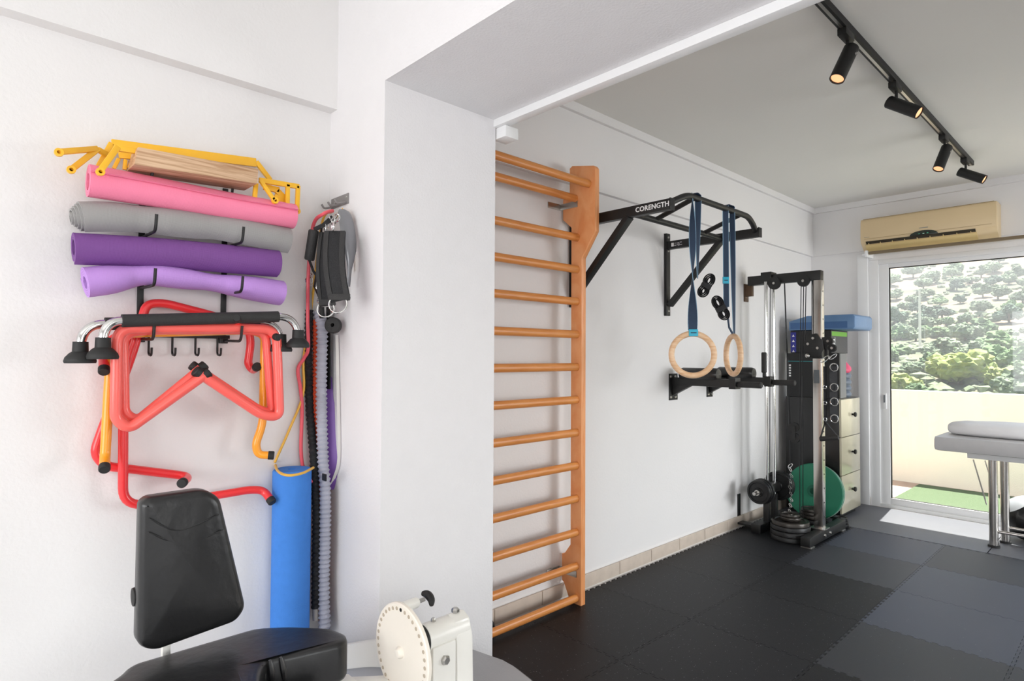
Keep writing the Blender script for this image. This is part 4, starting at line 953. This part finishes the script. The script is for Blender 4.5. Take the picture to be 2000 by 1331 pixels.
MB().box(CXx-.035, CXx+.035, CYy-.034, CYy+.034, zt_-.095, zt_-.03).build('trolley_sleeve', M_black, cm, bevel=.003)
for dx, dz in ((-.02, .05), (-.055, .01), (.01, -.02)): MB().lathe([(.001, .007), (.009, .007), (.011, 0), (.001, 0)], (CXx+dx, CYy-.047, zt_+dz), (0, -1, 0), 10).build('bolt', M_steel, cm)
MB().ball((CXx-.055, CYy-.06, zt_-.075), (.016, .012, .016), 12, 8).build('pop_pin', M_steel, cm)
pulley((CXx+.055, CYy+.03, zt_+.03), (0, 1, 0), .032); pulley((CXx+.085, CYy+.02, zt_-.02), (0, 1, 0), .028)
# top pulleys
zp = at(1520, 553, 'y', YM).z
pulley((-1.925, YM-.045, zp-.006), (0, 1, .0), .046); pulley((-1.715, YM-.045, zp-.006), (0, 1, 0), .042)
MB().box(-1.76, -1.69, YM-.02, YM+.02, zp+.02, ZT-.03).build('pulley_hanger', M_black, cm, bevel=.002)
MB().box(-1.935, -1.895, YM-.022, YM+.018, zp+.01, ZT-.03).build('pulley_hanger', M_black, cm, bevel=.002)
# floating pulleys
zf1, zf2 = at(1551, 835, 'y', YM-.02).z, at(1552, 856, 'y', YM-.02).z; xf = at(1551, 835, 'y', YM-.02).x
pulley((xf, YM-.02, zf1), (0, 1, 0), .036); pulley((xf+.004, YM-.02, zf2), (0, 1, 0), .036)
MB().box(xf-.01, xf+.014, YM-.038, YM-.034, zf2-.01, zf1+.01).build('pulley_block', M_black, cm)
M_cab = mat('coated_cable', '#2b2b2d', .3, .4)
def cable(*pp):
    MB().tube([V(*p) for p in pp], .0032, 6).build('cable', M_cab, cm)
cable((-1.963, YM-.03, zp), (-1.975, YM-.03, .34)); cable((-1.867, YM-.01, zp), (xf-.034, YM-.02, zf1)); cable((-1.872, YM+.01, zp), (xf-.030, YM-.015, zf1))
cable((-1.745, YM-.01, zp), (xf+.036, YM-.02, zf1)); cable((-1.735, YM+.01, zp), (xf+.045, YM, zf1)); cable((-1.66, YM-.038, zp), (CXx-.03, YM-.038, zt_+.06)); cable((-1.70, YM-.04, zp-.03), (-1.71, YM-.04, zt_+.0))
cable((xf-.03, YM-.02, zf2), (xf-.028, YM-.02, .50)); cable((xf+.038, YM-.02, zf2), (xf+.036, YM-.02, .06)); cable((-1.74, YM-.02, .06), (-1.735, YM-.02, 1.15))
# weight carriage with plates on horizontal pegs
zc = at(1510, 960, 'y', YM-.1).z; xc = -1.985
MB().box(xc-.035, xc+.035, YM-.085, YM+.105, zc-.03, zc+.035).build('carriage', M_black, cm, bevel=.004)
MB().cyl((xc+.01, YM-.29, zc), (xc+.01, YM+.26, zc), .0125).build('weight_peg', M_steel, cm)
for k, (y0, r_, w_) in enumerate(((YM-.155, .092, .026), (YM-.185, .088, .022), (YM-.21, .086, .02), (YM+.12, .11, .028), (YM+.155, .11, .028))):
    o = MB().lathe([(.013, -w_/2), (.030, -w_/2-.003), (.034, -w_/2+.003), (r_*.78, -w_/2+.004), (r_*.82, -w_/2-.001), (r_*.98, -w_/2), (r_, -w_/2+.004), (r_, w_/2-.004), (r_*.98, w_/2), (.013, w_/2), (.013, -w_/2)], (xc+.01, y0, zc), (0, 1, 0), 36).build('weight_plate', mat('black_iron', '#1b1b1c', .42, .3, var=.12, bump=.1, bscale=200), None)
    tag(recentre(o, (xc+.01, y0, zc-r_)), ('foremost small black plate on the cable machine peg', 'second small black plate from the front on the cable machine peg', 'third small black plate on the cable machine peg, nearest the rods', 'larger black plate on the rear peg of the cable machine', 'rearmost larger black plate on the cable machine peg')[(2, 1, 0, 3, 4)[k]], 'weight plate', 'weight plates')
MB().lathe([(.0125, 0), (.02, 0), (.02, .02), (.0125, .02)], (xc+.01, YM-.245, zc), (0, 1, 0), 16).build('collar', M_steel, cm)
# chain 
ch = thing('chain', 'bright steel chain hanging from a snap hook above the plate stack', 'chain', (xf-.028, YM-.02, .16))
zc1 = at(1543, 907, 'y', YM-.02).z; zc2 = .16; nl = 15
MB().torus((xf-.028, YM-.02, zc1-.012), (0, 1, 0), .020, .003, 20, 6, rx=.009).build('snap_hook', M_chrome, ch)
lk = None
for k in range(nl):
    z = zc1-.04-(zc1-.04-zc2)*k/(nl-1)
    MB().torus((xf-.028+.006*math.sin(k*.8), YM-.02, z), ((1, .3, 0) if k % 2 else (.3, 1, 0)), .0075, .0026, 14, 6, rx=.016).build('link', M_chrome, ch)

# ------------------------------------------------------------------ plates on the floor
M_iron = MATS['black_iron']; M_iron2 = mat('worn_iron', '#3a3632', .32, .5, var=.2, bump=.1, bscale=160)
def plate(c, r, w, label, m=None):
    o = MB().lathe([(.016, 0), (r*.4, 0), (r*.96, 0), (r, .004), (r, w-.006), (r*.97, w), (r*.84, w), (r*.80, w-.006), (r*.36, w-.006), (r*.32, w), (.016, w), (.016, 0)], (0, 0, 0), (0, 0, 1), 44).build('weight_plate', m or M_iron)
    o.location = c; tag(o, label, 'weight plate', 'weight plates'); return o
sx_, sy_ = -1.775, 4.40; z = 0
for k, (r_, w_, lb) in enumerate(((.138, .034, 'bottom large plate of the front floor stack'), (.135, .033, 'second large plate from the bottom in the front floor stack'), (.131, .032, 'third large plate from the bottom in the front floor stack'), (.122, .031, 'top large worn plate of the front floor stack, under two small ones'), (.068, .022, 'lower of two small plates topping the front floor stack'), (.064, .02, 'uppermost small plate of the front floor stack'))):
    plate((sx_+.004*math.sin(k*2.2), sy_+.004*math.cos(k*3), z+.0005), r_, w_, lb, M_iron if k < 3 else M_iron2); z += w_+.001
z = 0; sx2, sy2 = -1.80, 4.86
for k, (r_, w_, lb) in enumerate(((.125, .03, 'widest bottom plate of the rear floor stack'), (.11, .028, 'second plate of the rear floor stack'), (.082, .025, 'middle small plate of the rear floor stack'), (.08, .025, 'second plate from the top of the rear floor stack'), (.076, .022, 'top plate of the rear floor stack, in front of the green plate'))):
    plate((sx2, sy2, z+.0005), r_, w_, lb, M_iron if k < 2 else M_iron2); z += w_+.001
z = 0
for k, (r_, w_, lb) in enumerate(((.06, .024, 'bottom little plate beside the steel column foot'), (.055, .024, 'middle little plate beside the steel column foot'), (.05, .022, 'top little plate beside the steel column foot'))):
    plate((-1.64, 4.98, z+.003), r_, w_, lb, M_iron); z += w_+.001
# green bumper plate leaning on the cabinet
gp = thing('bumper_plate', 'big green rubber bumper plate leaning against the black cabinet', 'weight plate', (-1.86, 5.06, 0))
M_grn = mat('green_rubber', '#1f7a5c', .5, var=.05, vscale=6)
gc = V(-1.858, 5.075, .221); gax = V(0.0, -1, .16).normalized()
MB().lathe([(.026, -.027), (.05, -.027), (.056, -.022), (.075, -.020), (.08, -.027), (.212, -.027), (.2165, -.022), (.2165, .022), (.212, .027), (.026, .027), (.026, -.027)], gc, gax, 64).build('plate_body', M_grn, gp)
MB().lathe([(.026, .0272), (.048, .0275), (.048, .029), (.026, .029), (.026, .0272)], gc, gax, 32).build('hub_ring', mat('dark_green_ring', '#176049', .45), gp)
MB().torus(gc-gax*.021, gax, .2158, .0016, 64, 6).torus(gc+gax*.0, gax, .2163, .0014, 64, 6).build('rim_stripe', mat('pale_stripe', '#d5e4da', .5), gp)
# ------------------------------------------------------------------ filing cabinet
fc = thing('filing_cabinet', 'black filing cabinet with three glossy cream drawers', 'cabinet', (-1.9, 5.4, 0))
cx0, cx1, cy0, cy1, cz = -2.12, -1.705, 5.172, 5.615, .958
MB().box(cx0, cx1, cy0, cy1, .03, cz).build('body', mat('black_lacquer', '#0d0d0e', .28, coat=.2), fc, bevel=.003)
MB().box(cx0+.02, cx1-.02, cy0+.02, cy1-.02, .0, .03).build('plinth', M_blackm, fc)
M_drw = mat('cream_gloss', '#cfc7ae', .16, coat=.5, var=.03)
for k in range(3):
    z0, z1 = .05+k*.302, .05+k*.302+.297
    d = MB().box(cx1, cx1+.016, cy0+.002, cy1-.002, z0, z1).build('drawer', M_drw, fc, bevel=.002)
    hy = at(1664, (950, 875, 802)[k], 'x', cx1+.016).y; hz = (z0+z1)/2+.02
    MB().lathe([(.008, 0), (.008, .014), (.017, .016), (.020, .026), (.017, .032), (.001, .032)], (cx1+.016, hy, hz), (1, 0, 0), 14).build('knob', M_blackm, d)
    MB().box(cx1+.016, cx1+.0185, hy+.02, hy+.05, hz-.010, hz+.012).build('label_holder', M_chrome, d, bevel=.001)
# ------------------------------------------------------------------ boxes and cushion on the cabinet
M_card = mat('black_carton', '#121213', .5, var=.1)
bxx = thing('black_carton', 'large black carton with a teal line standing on the cabinet', 'box', (-1.9, 5.24, cz+.001))
b0 = (-2.115, -1.703, 5.178, 5.335, cz+.001, 1.322)
MB().box(*b0).build('carton', M_card, bxx, bevel=.003)
MB().box(b0[1], b0[1]+.0012, b0[2]+.02, b0[3]-.002, b0[4]+.004, b0[5]-.004).build('side_panel', mat('grey_card', '#7c7c7c', .6), bxx)
zl = at(1570, 706, 'y', b0[2]).z
MB().box(b0[0]+.002, -1.80, b0[2]-.0012, b0[2], zl-.003, zl+.002).build('teal_line', mat('teal_print', '#2b8f93', .5), bxx)
p = at(1541, 728, 'y', b0[2])
for k in range(5): MB().box(p.x+.0, p.x+.016, b0[2]-.001, b0[2], p.z+.055-.022*k, p.z+.068-.022*k).build('print_mark', M_text, bxx)
b2 = thing('small_carton', 'smaller black carton with blue side strip and green label, under the cushion', 'box', (-1.92, 5.35, 1.3225))
c0 = (-2.085, -1.765, 5.19, 5.57, 1.3225, 1.508)
MB().box(*c0).build('carton', M_card, b2, bevel=.003)
MB().box(c0[0]+.002, c0[0]+.046, c0[2]-.0012, c0[2], c0[4]+.006, c0[5]-.012).build('blue_strip', mat('blue_print', '#2b2f8f', .5), b2)
for k in range(4):
    z = c0[5]-.04-k*.043; xm = c0[0]+.024
    MB().prism([(xm-.011, z-.009), (xm+.011, z-.009), (xm, z+.011)], 'y', c0[2]-.002, c0[2]-.0011).build('print_triangle', M_text, b2)
MB().box(c0[1], c0[1]+.0012, c0[2]+.0, c0[3]-.01, c0[4]+.004, c0[5]-.004).build('grey_patch', mat('dark_grey_card', '#4a4a4b', .55), b2)
MB().box(c0[1]+.001, c0[1]+.002, c0[2]+.01, c0[3]-.02, c0[5]-.046, c0[5]-.01).build('green_label', mat('green_print', '#6fae3c', .5), b2)
text_mesh('lettering', 'TSI', M_text, b2, V(c0[1]+.0022, c0[2]+.055, c0[4]+.082), (0, 0, -1), (0, 1, 0), .07, .0004, .001)
cu = thing('wedge_cushion', 'blue vinyl wedge cushion lying on top of the cartons', 'cushion', (-1.85, 5.4, 1.509))
M_vin = mat('blue_vinyl', '#5f82ab', .42, bump=.1, bscale=30, var=.05)
cpf = [(-2.10, 1.511), (-1.605, 1.511), (-1.59, 1.53), (-1.59, 1.612), (-1.605, 1.63), (-1.95, 1.63), (-2.10, 1.588)]
MB().prism(cpf, 'y', 5.19, 5.62).build('cover', M_vin, cu, bevel=.012, smooth=50)
MB().box(-2.085, -1.645, 5.1885, 5.1905, 1.522, 1.576).build('dark_panel', mat('deep_blue_vinyl', '#3e6596', .45), cu)
# hand weights stacked behind the carton
zz = cz+.0005; M_gb = mat('grey_blue_vinyl', '#6c7683', .5, var=.06)
px_, py_ = -1.765, 5.45
for k in range(4):
    r_ = .062; o = MB().lathe([(.002, 0), (r_*.8, 0), (r_, .016), (r_, .034), (r_*.8, .05), (.002, .05)], (0, 0, 0), (0, 0, 1), 24).build('sandbag_disc', M_gb)
    o.location = (px_, py_, zz); zz += .0505
    tag(o, ('lowest', 'second lowest', 'third', 'topmost')[k]+' grey-blue round weight in the pile on the cabinet', 'hand weight', 'round weights piled on the cabinet')
o = MB().lathe([(.002, 0), (.05, 0), (.068, .02), (.066, .045), (.04, .08), (.014, .11), (.002, .115)], (0, 0, 0), (0, 0, 1), 24).build('pink_hand_weight', mat('pink_vinyl', '#e8577a', .4)); o.location = (px_-.005, py_, zz); tag(o, 'pink hand weight topping the pile on the cabinet', 'hand weight', 'round weights piled on the cabinet')
# ------------------------------------------------------------------ straps hanging from the trolley
hx0, hx1 = at(1613, 700, 'y', CYy+.01), at(1627, 700, 'y', CYy+.01)
ms = thing('multi_ring_strap', 'black strap with four metal rings hanging from the pulley trolley', 'strap', V(hx1.x, CYy+.01, at(1627, 815, 'y', CYy+.01).z))
def zz_(py): return at(1627, py, 'y', CYy+.01).z
MB().strip([(hx1.x, CYy+.01, zz_(716)), (hx1.x, CYy+.01, zz_(820))], (RGT.x, RGT.y, 0), .055, .006).build('webbing', M_blk, ms)
for py in (718, 757, 785, 818): MB().torus((hx1.x+.01, CYy-.004, zz_(py)), (.69, -.72, .1), .027, .0038, 26, 8).build('metal_ring', M_chrome, ms)
MB().torus((hx1.x, CYy+.01, zz_(697)), (.69, -.72, .0), .03, .0036, 20, 8, rx=.010).build('snap_hook', M_chrome, ms)
hs = thing('strap_handle_attachment', 'black strap handle with triangular grip hanging from the trolley snap hook', 'exercise handle', V(hx0.x, CYy-.02, at(1620, 860, 'y', CYy-.02).z))
MB().torus((hx0.x, CYy-.01, zz_(702)), (.69, -.72, .0), .034, .0038, 20, 8, rx=.013).build('snap_hook', M_chrome, hs)
MB().strip([(hx0.x, CYy-.01, zz_(716)), (hx0.x, CYy-.01, zz_(830))], (RGT.x, RGT.y, 0), .022, .005).build('webbing', M_blk, hs)
for py in (757, 788, 820): MB().torus((hx0.x, CYy-.015, zz_(py)), (.69, -.72, .2), .012, .003, 16, 6).build('metal_ring', M_chrome, hs)
ga, gb, gt = at(1602, 858, 'y', CYy-.075), at(1638, 855, 'y', CYy-.075), V(hx0.x, CYy-.01, zz_(825))
MB().strip([gt, ga], (0, 1, 0), .02, .004).build('webbing', M_blk, hs); MB().strip([gt, gb], (0, 1, 0), .02, .004).build('webbing', M_blk, hs)
MB().lathe([(.004, 0), (.016, 0), (.017, .004), (.017, (gb-ga).length-.004), (.016, (gb-ga).length), (.004, (gb-ga).length)], ga, gb-ga, 16).build('grip', M_foam, hs)

# ------------------------------------------------------------------ air conditioner
M_ac = mat('yellowed_plastic', '#dcc49b', .4, var=.03, vscale=3)
AY = FY-.018-.19
l, r_ = at(1684, 450, 'y', AY+.05), at(1949, 420, 'y', AY+.05)
ax0, ax1 = l.x, r_.x; zt = at(1800, 413, 'y', AY+.02).z; zb_ = at(1800, 480, 'y', AY+.05).z
ac = thing('air_conditioner', 'yellowed wall air conditioner above the glass door', 'air conditioner', ((ax0+ax1)/2, FY-.02, zb_))
pf = [(FY-.018, zt), (AY+.03, zt), (AY+.012, zt-.006), (AY, zt-.03), (AY-.004, zb_+.11), (AY+.004, zb_+.075), (AY+.03, zb_+.05), (AY+.10, zb_+.0), (FY-.018, zb_)]
MB().prism(pf, 'x', ax0, ax1).build('housing', M_ac, ac, bevel=.006, smooth=40)
MB().prism([(AY+.008, zb_+.066), (AY+.0, zb_+.078), (AY+.055, zb_+.028), (AY+.06, zb_+.034)], 'x', ax0+.04, ax1-.13).build('outlet', mat('dark_slot', '#2e2718', .6), ac)
MB().prism([(AY+.022, zb_+.05), (AY+.026, zb_+.054), (AY+.092, zb_+.002), (AY+.088, zb_-.004)], 'x', ax0+.03, ax1-.125).build('louvre', mat('aged_louvre', '#d9bf85', .45), ac, bevel=.001)
for k in range(9):
    xx = ax0+.06+k*(ax1-ax0-.22)/8; MB().box(xx-.002, xx+.002, AY+.01, AY+.05, zb_+.05, zb_+.075).build('vane', MATS['aged_louvre'], ac)
MB().box(ax0+.03, ax1-.03, AY-.0055, AY-.002, zb_+.098, zb_+.100).build('seam', mat('ochre_seam', '#a98f62', .6), ac)
MB().box(ax0+.02, ax1-.015, AY+.008, AY+.011, zt-.004, zt-.0005).build('seam', MATS['ochre_seam'], ac)
dm = at(1810, 456, 'y', AY); dl = at(1777, 458, 'y', AY).x; drx = at(1832, 452, 'y', AY).x
w_ = (drx-dl)/2; ctr = (dl+drx)/2
poly = [(ctr+w_*math.cos(R(a)), zb_+.078+.036*math.sin(R(a))) for a in range(0, 181, 12)]
MB().prism(poly, 'y', AY-.009, AY+.004).build('display', mat('dark_green_display', '#12211a', .2, coat=.5), ac, bevel=.0015)
for k, (dx, c) in enumerate(((-.03, '#4fae8a'), (0, '#bfe8d0'), (.028, '#4fae8a'))): MB().box(ctr+dx-.006, ctr+dx+.006, AY-.0098, AY-.009, zb_+.086, zb_+.091).build('indicator', mat('indicator%d' % k, c, .4), ac)
MB().box(ctr-.03, ctr+.03, AY-.0052, AY-.003, zb_+.132, zb_+.138).build('name_badge', mat('grey_badge', '#8f8d88', .35, .4), ac)
MB().box(ax0+.03, ax0+.07, AY-.0052, AY-.003, zb_+.112, zb_+.115).build('print_mark', mat('grey_badge', '#8f8d88'), ac)
# ------------------------------------------------------------------ blind rail over the door
RYy = FY-.15; rz = at(1800, 484, 'y', RYy).z
cr_ = thing('curtain_rail', 'thin brown curtain rail with white end bracket over the glass door', 'curtain rail', (-.4, FY-.05, rz))
MB().box(at(1697, 494, 'y', RYy).x, 1.9, RYy-.012, RYy+.012, rz-.013, rz+.013).build('rail', mat('brown_rail', '#7b6a50', .4), cr_, bevel=.004)
e = at(1693, 497, 'y', RYy); MB().box(e.x-.012, e.x+.010, RYy-.02, FY-.0, rz-.03, rz+.024).build('end_bracket', M_upvc, cr_, bevel=.004)
MB().lathe([(.001, .022), (.012, .022), (.014, 0), (.001, 0)], (e.x-.012, RYy, rz-.008), (-1, 0, 0), 14).build('cord_wheel', M_upvc, cr_)
MB().lathe([(.0005, .024), (.005, .024), (.005, .02), (.0005, .02)], (e.x-.012, RYy, rz-.008), (-1, 0, 0), 10).build('pin', M_blackm, cr_)

# ------------------------------------------------------------------ track lights
tr = thing('light_track', 'long black ceiling light track running towards the glass door', 'light track', (-.85, 3.6, CZ))
TXc = -.852
MB().box(TXc-.017, TXc+.017, 1.75, 5.24, CZ-.032, CZ).build('rail', M_blackm, tr, bevel=.003)
MB().box(TXc-.006, TXc+.006, 1.76, 5.23, CZ-.0335, CZ-.0325).build('slot', M_steel, tr)
M_lens = mat('warm_led_lens', '#ffd9ae', .3, emit='#ffb277', estr=.9)
def spot(label, y, d, px0, px1):
    d = Vector(d).normalized(); t = thing('spotlight', label, 'spotlight', (TXc, y, CZ-.032), 'black spotlights on the ceiling track')
    MB().box(TXc-.018, TXc+.018, y-.05, y+.05, CZ-.062, CZ-.032).build('adapter', M_blackm, t, bevel=.004)
    MB().cyl((TXc, y+.02, CZ-.062), (TXc, y+.02, CZ-.125), .007).build('stem', M_blackm, t)
    piv = V(TXc, y+.02, CZ-.128); a = piv-d*.045; L_ = .165
    MB().lathe([(.002, -.0), (.027, 0), (.030, .004), (.030, L_), (.027, L_), (.026, L_-.012), (.002, L_-.012)], a, d, 28).build('barrel', M_blackm, t)
    MB().lathe([(.001, L_-.010), (.0255, L_-.010), (.0255, L_-.006), (.001, L_-.006)], a, d, 24).build('lens', M_lens, t)
    MB().cyl(piv+Vector((.028, 0, 0)), piv+Vector((.036, 0, 0)), .006).build('pivot_screw', M_steel, t)
    lo = light('spot_lamp', 'SPOT', 5.0, a+d*(L_+.004), d, (1, .78, .55), spot_size=R(70), spot_blend=.6, shadow_soft_size=.024)
    lo.parent = t; lo.location = a+d*(L_+.004)-world_loc(t)
def aim(p0, p1, y, yo):
    """direction of a barrel in the vertical plane x = track, from two picture points"""
    return (RGT*(p1[0]-p0[0])-UPV*(p1[1]-p0[1])).normalized()-FWD*yo
spot('nearest spotlight on the ceiling track, tilted towards the viewer', 2.70, aim((1650, 72), (1614, 140), 0, .16), 0, 0)
spot('second spotlight on the ceiling track, pointing away to the right', 3.40, aim((1735, 188), (1770, 225), 0, .78), 0, 0)
spot('third spotlight on the ceiling track, tilted towards the viewer', 4.42, aim((1853, 272), (1830, 318), 0, .15), 0, 0)
spot('farthest spotlight on the ceiling track, close to the end wall', 5.03, aim((1880, 328), (1912, 357), 0, .85), 0, 0)

# ------------------------------------------------------------------ treatment table with pillow, balls behind
tb_ = thing('treatment_table', 'grey padded treatment table on steel legs by the glass door', 'treatment table', (-.2, 5.2, 0))
TN, TF = 4.85, 5.46
lx = at(1823, 866, 'y', TN).x; zt = at(1825, 852, 'y', TN).z; zb2 = at(1824, 880, 'y', TN).z
M_gv = mat('pale_grey_vinyl', '#c9c8c9', .4, bump=.08, bscale=30)
MB().box(lx, lx+1.9, TN, TF, zb2, zt).build('padded_top', M_gv, tb_, bevel=.022, smooth=50)
fb = at(1889, 895, 'y', 5.0)
MB().box(fb.x, fb.x+1.5, 5.0, 5.44, fb.z, zb2-.001).build('under_frame', M_upvc, tb_, bevel=.004)
l2 = at(1963, 1000, 'y', 5.41)
for lxx, lyy in ((-.755, 5.235), (l2.x, 5.41), (.45, 5.235), (.45, 5.41)):
    MB().cyl((lxx, lyy, .0), (lxx, lyy, fb.z), .026).build('leg', M_ss, tb_)
    MB().lathe([(.002, 0), (.034, 0), (.034, .012), (.027, .015), (.002, .015)], (lxx, lyy, .002), (0, 0, 1), 20).build('foot', M_rubber, tb_)
MB().cyl((-.755, 5.235, .11), (.45, 5.235, .11), .011).build('rail', M_ss, tb_); MB().cyl((l2.x, 5.41, .11), (.45, 5.41, .11), .011).build('rail', M_ss, tb_)
for yy, p0, p1 in ((5.08, (1901, 898), (1927, 986)), (5.3, (1924, 900), (1938, 945))):
    a, b_ = at(*p0, 'y', yy), at(*p1, 'y', yy); MB().beam(a, b_, .006, .014, up=(0, 1, 0)).build('lever_rod', M_ss, tb_)
# pillow: soft superellipse
pw = MB(); rg = []
px0 = at(1858, 850, 'y', 5.05).x; pcx, pcy, pz = px0+.30, 5.16, zt+.001
for k in range(9):
    v = k/8; hz_ = pz+.085*v; s_ = (1-abs(2*v-1)**2.6)**.5*.22+.78 if 0 < v < 1 else .74
    rg.append([V(pcx+.33*s_*abs(math.cos(a))**.55*math.copysign(1, math.cos(a)), pcy+.20*s_*abs(math.sin(a))**.55*math.copysign(1, math.sin(a)), hz_+.004*math.sin(a*3+v*4)*(1 if 0 < v else 0)) for a in [2*math.pi*i/40 for i in range(40)]])
o = pw.loft(rg).build('pillow', mat('white_cotton', '#e9e8ea', .8, bump=.5, bscale=14, var=.03), None, smooth=70); tag(recentre(o, (pcx, pcy, pz)), 'white cotton pillow lying on the treatment table', 'pillow')
# exercise balls under the table
M_ball = mat('black_ball_rubber', '#161617', .3, bump=.15, bscale=60); M_ballhi = mat('ball_highlight_grey', '#9a9da2', .35)
g1c = at(2010, 972, 'y', 5.62)
eb = thing('exercise_ball', 'black exercise ball with painted pale highlight on the floor behind the table legs', 'ball', (g1c.x, 5.60, .0))
rad = .155; bc = V(g1c.x, 5.60, .004+rad)
MB().ball(bc, rad, 36, 24).build('ball_shell', M_ball, eb)
q0 = MB(); rings = []
for k in range(5):
    t = R(6+k*9); ax_ = V(-.55, -.25, .8).normalized(); a_ = ax_.orthogonal().normalized(); b_2 = ax_.cross(a_)
    rings.append(q0.ring(bc+ax_*((rad+.0015)*math.cos(t)), a_, b_2, 28, (rad+.0015)*math.sin(t)))
q0.loft(rings).build('grey_patch', M_ballhi, eb)  # pale cap paints the highlight on the ball's upper left
for k in range(3):
    ax_ = V(-.2, -.3, 1).normalized(); MB().torus(bc+ax_*(-.02-.03*k), ax_, math.sqrt(rad**2-(.02+.03*k)**2)+.001, .004, 48, 6).build('ridge', M_ball, eb)
